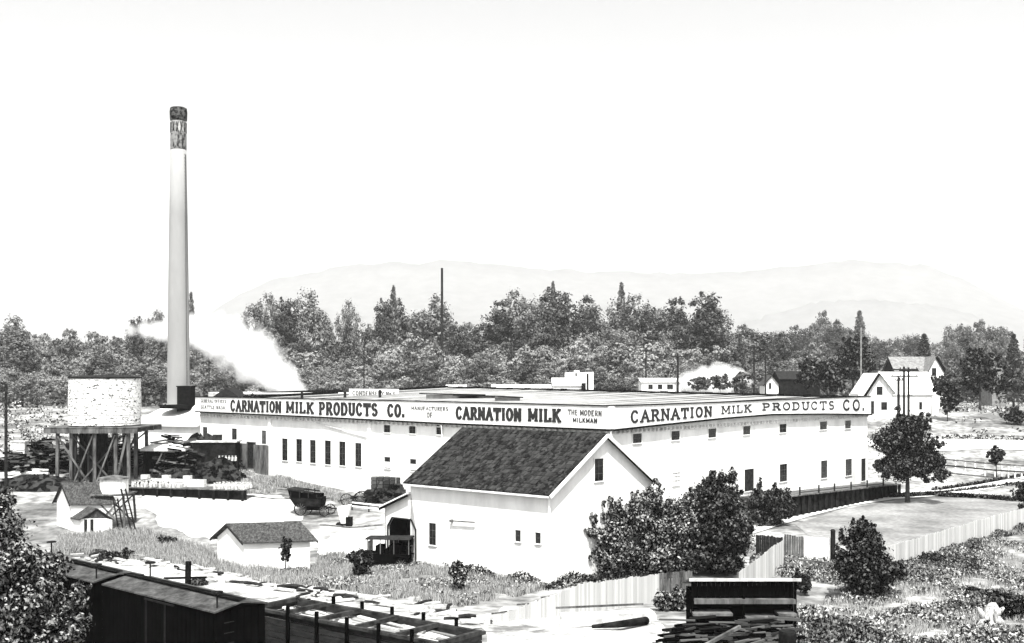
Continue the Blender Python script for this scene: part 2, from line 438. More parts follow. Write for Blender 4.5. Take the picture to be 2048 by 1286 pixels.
# ---------------------------------------------------------------- slab-serif lettering
def arc(cx, cy, rx, ry, a0, a1, n=7):
    return [(cx + rx * math.cos(R(a0 + (a1 - a0) * i / n)), cy + ry * math.sin(R(a0 + (a1 - a0) * i / n))) for i in range(n + 1)]
GLY = {
 'A': (1.0, [[(.12, .0), (.5, 1)], [(.5, 1), (.88, 0)], [(.27, .34), (.73, .34)]], [(.12, 0), (.88, 0)]),
 'B': (.9, [[(.2, 0), (.2, 1)], [(.2, 1)] + arc(.5, .76, .28, .24, 90, -90) + [(.2, .52)], [(.2, .52)] + arc(.52, .26, .3, .26, 90, -90) + [(.2, 0)]], [(.2, 0), (.2, 1)]),
 'C': (.9, [arc(.5, .5, .38, .5, 40, 320, 12)], []),
 'D': (.95, [[(.2, 0), (.2, 1)], [(.2, 1)] + arc(.45, .5, .4, .5, 90, -90, 9) + [(.2, 0)]], [(.2, 0), (.2, 1)]),
 'E': (.85, [[(.2, 0), (.2, 1)], [(.2, 1), (.85, 1)], [(.2, .5), (.65, .5)], [(.2, 0), (.85, 0)]], [(.2, 0), (.2, 1)]),
 'F': (.85, [[(.2, 0), (.2, 1)], [(.2, 1), (.85, 1)], [(.2, .5), (.65, .5)]], [(.2, 0), (.2, 1)]),
 'G': (.95, [arc(.5, .5, .38, .5, 45, 330, 12), [(.55, .42), (.86, .42)], [(.84, .1), (.84, .42)]], []),
 'H': (1.0, [[(.2, 0), (.2, 1)], [(.8, 0), (.8, 1)], [(.2, .5), (.8, .5)]], [(.2, 0), (.2, 1), (.8, 0), (.8, 1)]),
 'I': (.5, [[(.5, 0), (.5, 1)]], [(.5, 0), (.5, 1)]),
 'K': (1.0, [[(.2, 0), (.2, 1)], [(.22, .42), (.82, 1)], [(.42, .6), (.85, 0)]], [(.2, 0), (.2, 1), (.8, 1), (.85, 0)]),
 'L': (.85, [[(.22, 0), (.22, 1)], [(.22, 0), (.88, 0)], [(.86, 0), (.86, .22)]], [(.22, 0), (.22, 1)]),
 'M': (1.15, [[(.14, 0), (.14, 1)], [(.14, 1), (.5, .2)], [(.5, .2), (.86, 1)], [(.86, 1), (.86, 0)]], [(.14, 0), (.14, 1), (.86, 0), (.86, 1)]),
 'N': (1.0, [[(.18, 0), (.18, 1)], [(.18, 1), (.82, 0)], [(.82, 0), (.82, 1)]], [(.18, 0), (.18, 1), (.82, 1)]),
 'O': (.95, [arc(.5, .5, .36, .5, 90, 450, 16)], []),
 'P': (.9, [[(.2, 0), (.2, 1)], [(.2, 1)] + arc(.5, .73, .3, .27, 90, -90) + [(.2, .46)]], [(.2, 0), (.2, 1)]),
 'R': (.95, [[(.2, 0), (.2, 1)], [(.2, 1)] + arc(.5, .75, .28, .25, 90, -90) + [(.2, .5)], [(.5, .5), (.86, 0)]], [(.2, 0), (.2, 1), (.86, 0)]),
 'S': (.85, [arc(.5, .76, .3, .24, 30, 270, 8) + arc(.5, .26, .32, .26, 90, -150, 8)], []),
 'T': (.95, [[(.5, 0), (.5, 1)], [(.1, 1), (.9, 1)], [(.11, .8), (.11, 1)], [(.89, .8), (.89, 1)]], [(.5, 0)]),
 'U': (.95, [[(.2, 1), (.2, .35)] + arc(.5, .33, .3, .33, 180, 360, 7) + [(.8, .35), (.8, 1)]], [(.2, 1), (.8, 1)]),
 'W': (1.15, [[(.08, 1), (.3, 0)], [(.3, 0), (.5, .8)], [(.5, .8), (.7, 0)], [(.7, 0), (.92, 1)]], [(.08, 1), (.92, 1)]),
 'Y': (.95, [[(.12, 1), (.5, .5)], [(.88, 1), (.5, .5)], [(.5, .5), (.5, 0)]], [(.5, 0), (.12, 1), (.88, 1)]),
 '.': (.4, [[(.45, 0), (.45, .12)]], []),
 '1': (.6, [[(.5, 0), (.5, 1)], [(.5, 1), (.25, .8)]], [(.5, 0)]),
 '5': (.85, [[(.75, 1), (.25, 1)], [(.25, 1), (.22, .55)], arc(.45, .3, .33, .3, 120, -140, 8)], []),
 'o': (.6, [arc(.5, .55, .3, .28, 90, 450, 12), [(.2, .08), (.8, .08)]], []),
}
def letters(mb, W, text, a0, a1, zt0, zb0, zt1, zb1, out=0.03, th=0.2, serif=True):
    """text between wall positions a0..a1; top/bottom heights at both ends"""
    gap = 0.16
    tot = sum(0.55 if c == ' ' else GLY[c][0] + gap for c in text) - gap
    sgn = 1 if a1 > a0 else -1
    def pos(u, v):
        k = u / tot; zt = zt0 + (zt1 - zt0) * k; zb = zb0 + (zb1 - zb0) * k
        return a0 + (a1 - a0) * k, zb + (zt - zb) * v
    H = abs(zt0 - zb0 + zt1 - zb1) / 2; Ux = abs(a1 - a0) / tot
    lay = [0]
    def seg(A, B, t, vt=None):
        lay[0] += 1; o = out + (lay[0] % 24) * 0.0016
        d = Vector((B[0] - A[0], B[1] - A[1])); L = d.length
        if L < 1e-6: return
        d /= L; nn = Vector((-d.y, d.x)) * t / 2; e = d * t * 0.28
        q = [(A[0] - e.x - nn.x, A[1] - e.y - nn.y), (B[0] + e.x - nn.x, B[1] + e.y - nn.y), (B[0] + e.x + nn.x, B[1] + e.y + nn.y), (A[0] - e.x + nn.x, A[1] - e.y + nn.y)]
        mb.add([W.pt(x, z, o) for x, z in q] + [W.pt(x, z, 0.0) for x, z in q],
               [(0, 1, 2, 3), (0, 4, 5, 1), (1, 5, 6, 2), (2, 6, 7, 3), (3, 7, 4, 0)])
    u = 0.0
    for c in text:
        if c == ' ': u += 0.55; continue
        w, strokes, ser = GLY[c]
        for st in strokes:
            for i in range(len(st) - 1):
                A = pos(u + st[i][0] * w, 0.06 + st[i][1] * .88); B = pos(u + st[i + 1][0] * w, 0.06 + st[i + 1][1] * .88)
                dx = abs(B[0] - A[0]); dz = abs(B[1] - A[1]); k = dz / (dx + dz + 1e-6)
                seg(A, B, th * H * (0.62 + 0.5 * k))
        if serif:
            for (x, y) in ser:
                y2 = 0.05 + y * .90
                A = pos(u + (x - .17 / w * 1.0) * w, y2); B = pos(u + (x + .17 / w * 1.0) * w, y2)
                seg(A, B, th * H * 0.6)
        u += w + gap

# ---------------------------------------------------------------- the long factory
C2 = Vector((9.54, 106.0)); L2 = Vector((-43.1, 152.0)); R2 = Vector((48.8, 151.0)); B2 = Vector((-12.0, 204.0))
WL = Wall(C2, L2); WR = Wall(C2, R2)          # positions run from the near corner outwards
factory = thing('factory', (C2.x, C2.y, 0), 'long low white factory with a lettered parapet wrapping its near corner', 'factory')
ZP = 13.46
zroof = {'C': 12.75, 'R': 13.3, 'L': 12.9, 'B': 14.15}
mb = MB()
mb.add([(C2.x, C2.y, -1.5), (R2.x, R2.y, -1.5), (B2.x, B2.y, -1.5), (L2.x, L2.y, -1.5),
        (C2.x, C2.y, zroof['C']), (R2.x, R2.y, zroof['R']), (B2.x, B2.y, zroof['B'] - .02), (L2.x, L2.y, zroof['L'])],
       [(0, 1, 5, 4), (1, 2, 6, 5), (2, 3, 7, 6), (3, 0, 4, 7)])
mb.build('wall', M_WHITE, factory)
inn = 0.25
mb = MB()
nC = (C2.x, C2.y + .3, zroof['C'] + .02); nR = (R2.x - .3, R2.y, zroof['R'] + .02); nB = (B2.x, B2.y, zroof['B']); nL = (L2.x + .3, L2.y, zroof['L'] + .02)
mb.add([nC, nR, nB, nL], [(0, 1, 2, 3)])
mb.add([(p[0], p[1], p[2] - .12) for p in (nC, nR, nB, nL)], [(3, 2, 1, 0)])
roof = mb.build('roof', M_ROOFLIGHT, factory)
# raised seams running down the roof slope
mb = MB()
def bil(u, v):      # u from C/L side to R/B side, v from front (C-R edge) to back (L-B edge)
    a = Vector(nC).lerp(Vector(nR), u); b = Vector(nL).lerp(Vector(nB), u); return a.lerp(b, v)
for k in range(1, 19):
    v = k / 19 + .012 * math.sin(k * 2.3)
    mb.bar(bil(0.05, v) + Vector((0, 0, .03)), bil(0.995, v) + Vector((0, 0, .05)), 0.16, 0.12)
mb.build('roof_seam', M_TRIM, roof)
mb = MB()
for k in range(60):       # dark coping blocks along the back edge
    a = Vector(nR).lerp(Vector(nB), k / 60); b = Vector(nR).lerp(Vector(nB), (k + 0.86) / 60)
    mb.bar(a + Vector((0, 0, .12)), b + Vector((0, 0, .12)), 0.35, 0.30 + 0.12 * (k % 3 == 0))
mb.build('coping', M_TAR, factory)
mb = MB()
for k in range(46):
    a = Vector(nB).lerp(Vector(nL), k / 46); b = Vector(nB).lerp(Vector(nL), (k + 0.9) / 46)
    if k < 40: mb.bar(a + Vector((0, 0, .2)), b + Vector((0, 0, .2)), 0.35, 0.36)
mb.build('coping', M_TAR, factory)
# low skylights on the roof
for (px, py, w) in [(905, 787, 9), (958, 790, 7), (1015, 792, 4)]:
    Y = 150.0 if px < 1000 else 140
    c = P(px, py, Y); m2 = MB()
    for dx in (-w / 2,): m2.box(c.x - w / 2 * .8, c.x + w / 2 * .8, c.y, c.y + 4, 12.9, c.z - 0.15)
    sk = m2.build('skylight', M_ROOFLIGHT, factory)
    m3 = MB(); m3.bar((c.x - w / 2, c.y - .2, c.z), (c.x + w / 2, c.y - .2, c.z - 0.18), .5, .14); m3.build('skylight_curb', M_TAR, sk)
for (px, py) in [(690, 782), (604, 786), (760, 781), (505, 788)]:
    c = P(px, py, 158 if px < 800 else 128); m2 = MB(); m2.lathe(c.x, c.y, [(.2, 12.6), (.2, c.z - .1), (.32, c.z - .1), (.05, c.z + .15)], 8)
    m2.build('roof_vent', M_TRIM, factory)
# the parapet band, left face then right face
def band(W, tops, bots, name):
    """tops/bots: list of (px,py)"""
    m = MB(); pxs = sorted(set([t[0] for t in tops] + [b[0] for b in bots]), key=lambda q: W.s_at(q))
    zt = lambda px: W.z_at(px, np.interp(px, [t[0] for t in tops], [t[1] for t in tops]))
    zb = lambda px: W.z_at(px, np.interp(px, [t[0] for t in bots], [t[1] for t in bots]))
    sec = [(W.s_at(px), zt(px), zb(px)) for px in pxs]
    if sec[0][0] < 2: sec[0] = (0.0, sec[0][1], sec[0][2])
    for i in range(len(sec) - 1):
        (a, t0, b0), (b, t1, b1) = sec[i], sec[i + 1]
        m.hexa([W.pt(a, b0, .42), W.pt(b, b1, .42), W.pt(b, b1, -.1), W.pt(a, b0, -.1)],
               [W.pt(a, t0, .42), W.pt(b, t1, .42), W.pt(b, t1, -.1), W.pt(a, t0, -.1)])
    o = m.build('sign_band', M_SIGN, factory)
    c = MB()
    for i in range(len(sec) - 1):
        (a, t0, b0), (b, t1, b1) = sec[i], sec[i + 1]
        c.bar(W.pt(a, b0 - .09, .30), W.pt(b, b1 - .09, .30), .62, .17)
        c.bar(W.pt(a, t0 + .05, .18), W.pt(b, t1 + .05, .18), .66, .09)
    c.build('cornice_and_shade', M_TAR, o)  # black lower strip also paints in the soffit shadow under the band
    return o, zt, zb
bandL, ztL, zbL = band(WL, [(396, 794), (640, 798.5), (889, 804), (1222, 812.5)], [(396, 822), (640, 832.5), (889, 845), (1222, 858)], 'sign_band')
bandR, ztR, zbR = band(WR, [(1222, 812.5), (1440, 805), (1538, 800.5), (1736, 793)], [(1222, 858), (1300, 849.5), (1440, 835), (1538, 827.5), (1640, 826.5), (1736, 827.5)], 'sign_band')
def word(W, board, txt, px0, py0t, py0b, px1, py1t, py1b, th=0.27, serif=True, ink=None, out=.42):
    m = MB(); W2 = W
    class S: pass
    s = S(); s.pt = lambda a, z, o=0.0: W.pt(a, z, o + out)
    letters(m, s, txt, W.s_at(px0), W.s_at(px1), W.z_at(px0, py0t), W.z_at(px0, py0b), W.z_at(px1, py1t), W.z_at(px1, py1b), th=th, serif=serif)
    m.build('lettering', ink or M_INK, board)
M_INK2 = mat('sign_faded_paint', 0.05, 0.25, 4, 0.8)
M_INK3 = mat('sign_small_paint', 0.03, 0.14, 4, 0.8)
word(WL, bandL, 'GENERAL OFFICES', 407, 798, 804.5, 458, 799.5, 806, .17, False, M_INK2)
word(WL, bandL, 'SEATTLE WASH.', 407, 810, 817, 458, 811.5, 818.5, .17, False, M_INK2)
word(WL, bandL, 'CARNATION', 467, 800, 822, 568, 803, 825)
word(WL, bandL, 'MILK', 578, 803, 825, 633, 805, 827)
word(WL, bandL, 'PRODUCTS', 644, 804, 829, 761, 807, 832)
word(WL, bandL, 'CO.', 781, 808, 833, 815, 809, 834)
word(WL, bandL, 'MANUFACTURERS', 828, 812, 819.5, 902, 813.5, 822, .17, False, M_INK3)
word(WL, bandL, 'OF', 859, 824, 835, 871, 824.5, 835.5, .17, False, M_INK3)
word(WL, bandL, 'CARNATION', 918, 813, 838, 1048, 817, 842)
word(WL, bandL, 'MILK', 1062, 817, 842, 1127, 818, 844)
word(WL, bandL, 'THE MODERN', 1141, 818, 829, 1209, 821, 832, .18, False, M_INK3)
word(WL, bandL, 'MILKMAN', 1151, 835, 844, 1200, 836.5, 846, .19, False, M_INK)
word(WR, bandR, 'CARNATION', 1254, 821, 846, 1417, 812.5, 832)
word(WR, bandR, 'MILK', 1436, 812.5, 828, 1496, 808.5, 823.5, .24)
word(WR, bandR, 'PRODUCTS', 1518, 806.5, 820.5, 1663, 801.5, 819)
word(WR, bandR, 'CO.', 1679, 799.5, 820.5, 1724, 798.5, 821)
# windows, left face
def wpx(W, px, y0, y1, wpix, parent=factory, **kw):
    a = W.s_at(px); w = abs(W.s_at(px + wpix / 2) - W.s_at(px - wpix / 2))
    return window(parent, W, a, W.z_at(px, y1), W.z_at(px, y0), w, **kw)
for (px, y0, y1, w) in [(411, 854, 879, 9), (469.5, 857, 900, 10), (570.5, 877, 921, 11), (599, 878, 923, 11.5), (626.5, 880, 926, 11.5),
                        (656.5, 881, 929, 12), (685.5, 883, 931, 12.5), (717.5, 886, 933, 12.5)]:
    wpx(WL, px, y0, y1, w, cols=2, rows=4)
for (px, y0, y1, w) in [(775, 849, 865, 12.5), (825.5, 851, 867, 13), (880, 850, 869, 13), (938, 857, 872, 14), (999, 859, 876, 14), (1061, 862, 878, 15), (1128, 864, 880, 16), (1196, 866, 882, 16)]:
    wpx(WL, px, y0, y1, w, cols=2, rows=2)
# half-open sashes of the lower row: dark upper half, pale blind below
for (px, y0, y1, w) in [(775.5, 914, 937, 12), (827, 918, 942, 12.5)]:
    f = wpx(WL, px, y0, y1, w, cols=1, rows=2)
    m = MB(); a = WL.s_at(px); hw = abs(WL.s_at(px + w / 2) - WL.s_at(px - w / 2)) / 2
    WL.box(m, a - hw, a + hw, WL.z_at(px, y1) + .1, WL.z_at(px, (y0 + y1) / 2 - 2), 0.0, 0.031); m.build('blind', M_CLOTH, f)
for (px, y0, y1, w) in [(503, 885, 936, 16)]:
    wpx(WL, px, y0, y1, w, cols=1, rows=1, name='door', frame=M_TIMBER, glass=M_TRIM)
for (px, y0, y1, w) in [(528.5, 861, 888, 9)]:
    wpx(WL, px, y0, y1, w, cols=1, rows=2, glass=M_TIMBER)
# grey boarded porch beside the door and pilasters
m = MB(); WL.box(m, WL.s_at(540), WL.s_at(514), 3.5, WL.z_at(528, 890), 0.03, .55); m.build('shutter_panel', M_TIMBER, factory)
m = MB(); WL.box(m, WL.s_at(494), WL.s_at(462), 3.5, WL.z_at(480, 886), 0.03, .5); m.build('shutter_panel', M_TIMBER, factory)
m = MB()
for px in (541, 741): WL.box(m, WL.s_at(px) - .25, WL.s_at(px) + .25, 0, 11.0, 0.0, .22)
m.build('pilaster', M_WHITE, factory)
m = MB(); m.bar(WL.pt(WL.s_at(620), WL.z_at(620, 842), .15), WL.pt(WL.s_at(735), WL.z_at(735, 872), .15), .10); m.build('pipe', M_WHITE2, factory); m = MB()
m.bar(WL.pt(WL.s_at(889), WL.z_at(889, 850), .5), WL.pt(WL.s_at(891), WL.z_at(891, 882), .5), .1); m.build('downpipe', M_WHITE2, factory)
# right face
for (px, y0, y1, w) in [(1273.5, 867, 886, 18), (1350, 862, 880, 17), (1423.5, 857, 875, 16), (1492.5, 852, 869, 15), (1565, 848, 865, 14.5), (1646, 843, 859, 14.5), (1695, 841, 857, 12)]:
    wpx(WR, px, y0, y1, w, cols=2, rows=2)
for (px, y0, y1, w, c) in [(1352, 945, 970, 15, 2), (1424, 941, 966, 15, 2), (1566, 928, 963, 15, 3), (1647.5, 921, 956, 13, 3), (1696.5, 918, 951, 13, 2)]:
    wpx(WR, px, y0, y1, w, cols=c, rows=3, glass=M_WHITE2 if px == 1352 else None)
for (px, y0, y1, w) in [(1497.5, 938, 982, 19), (1726, 917, 962, 9)]:
    wpx(WR, px, y0, y1, w, cols=1, rows=1, name='door', glass=M_TRIM)
m = MB()
for k in range(80):
    a = WR.len * (k + .5) / 80; m.bar(WR.pt(a, 11.0, .02), WR.pt(a, 11.0, .3), .08, .3)
for k in range(90):
    a = WL.len * (k + .5) / 90; m.bar(WL.pt(a, 10.98, .02), WL.pt(a, 10.98, .32), .08, .3)
m.bar(WR.pt(.3, 10.8, .06), WR.pt(WR.len - .1, 10.8, .06), .1, .1); m.bar(WL.pt(.3, 10.78, .06), WL.pt(WL.len - .1, 10.78, .06), .1, .1)
m.build('bracket_course', M_WHITE2, factory)
# rear wing, seen over the left half of the parapet
WB = Wall((-46.0, 168.0), (-9.0, 186.0))
wing = MB()
a0, a1 = WB.s_at(446), WB.s_at(700)
WB.box(wing, a0, a1, 4, 13.7, -12, 0); wo_ = wing.build('rear_wing', M_WHITE2, factory)
m = MB()
zr = WB.z_at(560, 784.5)
m.add([WB.pt(a0, 13.45, .6), WB.pt(a1, 13.45, .6), WB.pt(a1, zr + .35, -6), WB.pt(a0, zr - .25, -6), WB.pt(a0, 13.4, -12.6), WB.pt(a1, 13.4, -12.6)],
      [(0, 1, 2, 3), (3, 2, 5, 4), (0, 3, 4), (1, 5, 2)])
m.build('wing_roof', M_TAR, wo_)
m = MB()
for k in range(34):
    a = a0 + (a1 - a0) * k / 33; m.bar(WB.pt(a, 13.15, .65), WB.pt(a, 13.4, -.1), .14, .2)
m.build('rafter_tail', M_TIMBER, wo_)
gx = P(455, 781, 166)
m = MB(); m.add([(gx.x - 2, 165, 13.2), (gx.x + 2, 165, 13.2), (gx.x, 165, 14.6), (gx.x - 2, 171, 13.2), (gx.x + 2, 171, 13.2), (gx.x, 171, 14.6)], [(0, 1, 2), (3, 5, 4), (0, 2, 5, 3), (1, 4, 5, 2), (0, 3, 4, 1)])
m.build('dormer', M_TRIM, wo_)
# name board standing on the back roof
WS = Wall((P(698, 0, 165).x, 165.0), (P(797, 0, 172).x, 172.0))
m = MB(); m.hexa([WS.pt(WS.s_at(698), WS.z_at(698, 797), .1), WS.pt(WS.s_at(797), WS.z_at(797, 797), .1), WS.pt(WS.s_at(797), WS.z_at(797, 797), 0), WS.pt(WS.s_at(698), WS.z_at(698, 797), 0)],
                 [WS.pt(WS.s_at(698), WS.z_at(698, 777.5), .1), WS.pt(WS.s_at(797), WS.z_at(797, 778), .1), WS.pt(WS.s_at(797), WS.z_at(797, 778), 0), WS.pt(WS.s_at(698), WS.z_at(698, 777.5), 0)])
for px in (705, 745, 790): m.bar(WS.pt(WS.s_at(px), 12.5, -.1), WS.pt(WS.s_at(px), 13.6, -.1), .15)
sb = m.build('name_board', M_SIGN, factory)
word(WS, sb, 'CONDENSERY No 5', 704, 781.5, 790.5, 790, 784, 793, .2, True, M_INK3, out=.1)
# raised timber loading deck along the right face
m = MB(); d0, d1 = WR.s_at(1478), WR.s_at(1752)
zd = lambda a: 2.75 - 1.15 * (a - d0) / (d1 - d0)
deck = thing('loading_deck', WR.pt(d0, 0, 1), 'raised timber walkway on dark posts along the factory right face', 'walkway')
N = 40
for k in range(N):
    a = d0 + (d1 - d0) * k / N; b = d0 + (d1 - d0) * (k + .93) / N
    WR.box(m, a, b, zd(a) - .12, zd(a), .05, 3.6)
m.build('plank_floor', M_TIMBER, deck)
for k in range(26):
    a = d0 + (d1 - d0) * k / 25; m = MB(); m.bar(WR.pt(a, -1.2, 3.3), WR.pt(a, zd(a) - .13, 3.3), .32); m.build('post', M_DARKWOOD, deck)
m = MB(); WR.box(m, d0 + .2, d1 - .2, -1.5, 1.45, 3.05, 3.12)
for k in range(30):
    a = d0 + .2 + (d1 - d0 - .4) * k / 30; WR.box(m, a, a + (d1 - d0) / 31, 1.46, zd(a) - .15, 3.02, 3.1)
m.build('shade_boards', M_DARKWOOD, deck)  # dark boards added to paint the shade below the deck
m = MB()
for px in (1545, 1584, 1616, 1650, 1683, 1716):
    a = WR.s_at(px); m.bar(WR.pt(a, zd(a), 3.5), WR.pt(a, zd(a) + .95, 3.5), .16)
m.bar(WR.pt(WR.s_at(1545), zd(WR.s_at(1545)) + .3, 3.5), WR.pt(WR.s_at(1716), zd(WR.s_at(1716)) + .3, 3.5), .08)
m.build('railing', M_TRIM, deck)

# ---------------------------------------------------------------- chimney, boiler hut, white annex
CH = P(357, 808, 166.0)
chim = thing('chimney', (CH.x, CH.y, 4.8), 'very tall pale concrete smokestack with black patterned top', 'chimney')
zy = lambda py: CAMZ - (py - HOR) / FPX * 166.0
prof = [(1.72, 3.5), (1.66, zy(800)), (1.60, zy(700)), (1.47, zy(560)), (1.33, zy(430)), (1.17, zy(300))]
m = MB(); m.lathe(CH.x, CH.y, prof, 40, True); m.build('shaft', M_CONC, chim, smooth=True)
sx = lambda k: 0
m = MB(); m.lathe(CH.x, CH.y, [(1.19, zy(299)), (1.17, zy(268))], 40, False); m.build('mottled_band', mat('chimney_mottled', .02, .22, 2.2, .9, stretch=(1, 1, .5), lo_pos=.42, hi_pos=.56), chim, smooth=True)
m = MB(); m.lathe(CH.x, CH.y, [(1.14, zy(268)), (1.13, zy(243))], 40, False); m.build('pale_band', M_CHLIGHT, chim, smooth=True)
m = MB()
for k in range(12):
    t = 2 * math.pi * k / 12; t2 = t + math.pi / 12
    m.bar((CH.x + 1.16 * math.cos(t), CH.y + 1.16 * math.sin(t), zy(266)), (CH.x + 1.15 * math.cos(t2), CH.y + 1.15 * math.sin(t2), zy(246)), .12)
    m.bar((CH.x + 1.16 * math.cos(t), CH.y + 1.16 * math.sin(t), zy(246)), (CH.x + 1.15 * math.cos(t2), CH.y + 1.15 * math.sin(t2), zy(266)), .12)
m.build('lattice_pattern', M_CHTOP, chim)
m = MB(); m.lathe(CH.x, CH.y, [(1.14, zy(243)), (1.25, zy(240)), (1.30, zy(225)), (1.22, zy(217)), (1.05, zy(215.5)), (0.85, zy(216)), (.8, zy(230))], 40, False)
m.build('cap', M_CHTOP, chim, smooth=True)
m = MB()
for k in range(90):
    z = 6 + k * .52; rr = 1.70 - (z - 5) * 0.0113
    if z < zy(310): m.bar((CH.x + rr - .1, CH.y - .7 - .2, z), (CH.x + rr - .05, CH.y - .3, z), .03)
m.bar((CH.x + 1.62, CH.y - .9, 6), (CH.x + 1.25, CH.y - .9, zy(310)), .04); m.bar((CH.x + 1.66, CH.y - .3, 6), (CH.x + 1.2, CH.y - .3, zy(310)), .06)
m.build('ladder', M_IRON, chim)
c = P(373, 808, 163)
hut = thing('boiler_hut', (c.x, c.y, 5), 'black flat roofed hut against the foot of the tall chimney', 'hut')
m = MB(); m.box(c.x - .95, c.x + 1.0, 161.5, 164, 5, 14.75); m.build('wall', M_TAR, hut)
m = MB(); m.box(c.x - 1.05, c.x + 1.15, 161.4, 164.2, 14.75, 14.9); m.build('roof', M_TAR, hut)
m = MB(); m.lathe(c.x - 1.0, 161.0, [(2.2, zy(808) - .5), (2.25, zy(808) - .2), (2.25, zy(808)), (1.0, zy(808) + .05)], 24); m.build('base_drum', M_TAR, hut)

annex = thing('annex', (-47, 156, 5), 'white low annex with a white sloping roof joined to the factory left end', 'building')
A0 = P(262, 0, 158.0); A1 = Vector((L2.x, L2.y)) + WL.d * 0.3
WA = Wall((A0.x, 159.0), (L2.x - 0.2, 153.5))
m = MB(); WA.box(m, 0, WA.len, 2, WA.z_at(330, 849), -8, 0); m.build('wall', M_WHITE, annex)
ze = WA.z_at(330, 850)
m = MB(); m.add([WA.pt(-.4, ze, .5), WA.pt(WA.len - .1, ze, .5), WA.pt(WA.len - .1, 12.2, -8), WA.pt(-.4, 12.2, -8)] +
                [WA.pt(-.4, ze - .15, .5), WA.pt(WA.len - .1, ze - .15, .5), WA.pt(WA.len - .1, 12.05, -8), WA.pt(-.4, 12.05, -8)],
                [(0, 1, 2, 3), (7, 6, 5, 4), (0, 4, 5, 1), (3, 7, 4, 0), (2, 6, 7, 3), (1, 5, 6, 2)])
m.build('roof', M_SIGN, annex)
wpx(WA, 339.5, 870, 888, 7, parent=annex, cols=1, rows=2)

# steam drifting from the roof behind the chimney
def steam(name, pts, label, dens, seed):
    """soft edged plume: density falls off around a chain of balls inside a closed tube"""
    P3 = [Vector(p[:3]) for p in pts]; rad = [p[3] for p in pts]
    balls = []
    for i in range(len(P3) - 1):
        n = 2 if (P3[i + 1] - P3[i]).length < 3.2 * max(rad[i], .8) else 3
        for k in range(n):
            t = k / n; balls.append((P3[i].lerp(P3[i + 1], t), rad[i] * (1 - t) + rad[i + 1] * t))
    balls.append((P3[-1], rad[-1]))
    mbs = MB(); mbs.tube([P3[0] - (P3[1] - P3[0]) * .3] + P3 + [P3[-1] + (P3[-1] - P3[-2]).normalized() * rad[-1] * 1.6], [rad[0] * .9] + [q * 1.55 for q in rad] + [rad[-1] * .8], 16)
    mbs.f = [tuple(reversed(f)) for f in mbs.f]
    o = mbs.build(name, None)
    mt = bpy.data.materials.new(name); mt.use_nodes = True; nt = mt.node_tree; nt.nodes.clear()
    L = nt.links.new
    out = nt.nodes.new('ShaderNodeOutputMaterial'); pv = nt.nodes.new('ShaderNodeVolumePrincipled')
    pv.inputs['Color'].default_value = (1, 1, 1, 1); pv.inputs['Anisotropy'].default_value = 0.0
    tc = nt.nodes.new('ShaderNodeTexCoord'); n = nt.nodes.new('ShaderNodeTexNoise'); n.inputs['Scale'].default_value = .28; n.inputs['Detail'].default_value = 3
    L(tc.outputs['Object'], n.inputs['Vector'])
    acc = None
    for c, r in balls:
        d = nt.nodes.new('ShaderNodeVectorMath'); d.operation = 'DISTANCE'; L(tc.outputs['Object'], d.inputs[0]); d.inputs[1].default_value = c
        mr = nt.nodes.new('ShaderNodeMapRange'); mr.inputs['From Min'].default_value = r * 1.5; mr.inputs['From Max'].default_value = 0; L(d.outputs['Value'], mr.inputs['Value'])
        if acc is None: acc = mr.outputs[0]
        else:
            a = nt.nodes.new('ShaderNodeMath'); a.operation = 'MAXIMUM'; L(acc, a.inputs[0]); L(mr.outputs[0], a.inputs[1]); acc = a.outputs[0]
    nz = nt.nodes.new('ShaderNodeMapRange'); nz.inputs['From Min'].default_value = .3; nz.inputs['From Max'].default_value = .7; nz.inputs['To Min'].default_value = -.42; nz.inputs['To Max'].default_value = .12; L(n.outputs['Fac'], nz.inputs['Value'])
    a = nt.nodes.new('ShaderNodeMath'); a.operation = 'ADD'; L(acc, a.inputs[0]); L(nz.outputs[0], a.inputs[1])
    cr = nt.nodes.new('ShaderNodeMapRange'); cr.inputs['From Min'].default_value = 0.02; cr.inputs['From Max'].default_value = .5
    cr.inputs['To Min'].default_value = 0; cr.inputs['To Max'].default_value = dens; L(a.outputs[0], cr.inputs['Value'])
    L(cr.outputs[0], pv.inputs['Density']); L(pv.outputs[0], out.inputs['Volume'])
    o.data.materials.append(mt)
    return tag(o, label, 'steam', kind='stuff')
def sp(px, py, Y, r): v = P(px, py, Y); return (v.x, v.y, v.z, r)
steam('steam_plume', [sp(608, 782, 190, .7), sp(570, 765, 191, 2.2), sp(535, 735, 192, 3.2), sp(490, 700, 193, 3.8), sp(440, 675, 194, 3.6), sp(385, 662, 195, 2.8), sp(320, 660, 196, 2.0), sp(262, 662, 197, 1.2)],
      'white steam plume curling up and left behind the chimney', .42, 1)
steam('steam_cloud', [sp(1350, 775, 230, 1.0), sp(1385, 762, 230, 2.4), sp(1430, 757, 231, 2.9), sp(1470, 757, 231, 2.2), sp(1498, 765, 232, .8)],
      'low white puff of steam over the far roofs beside the small shed', .45, 2)

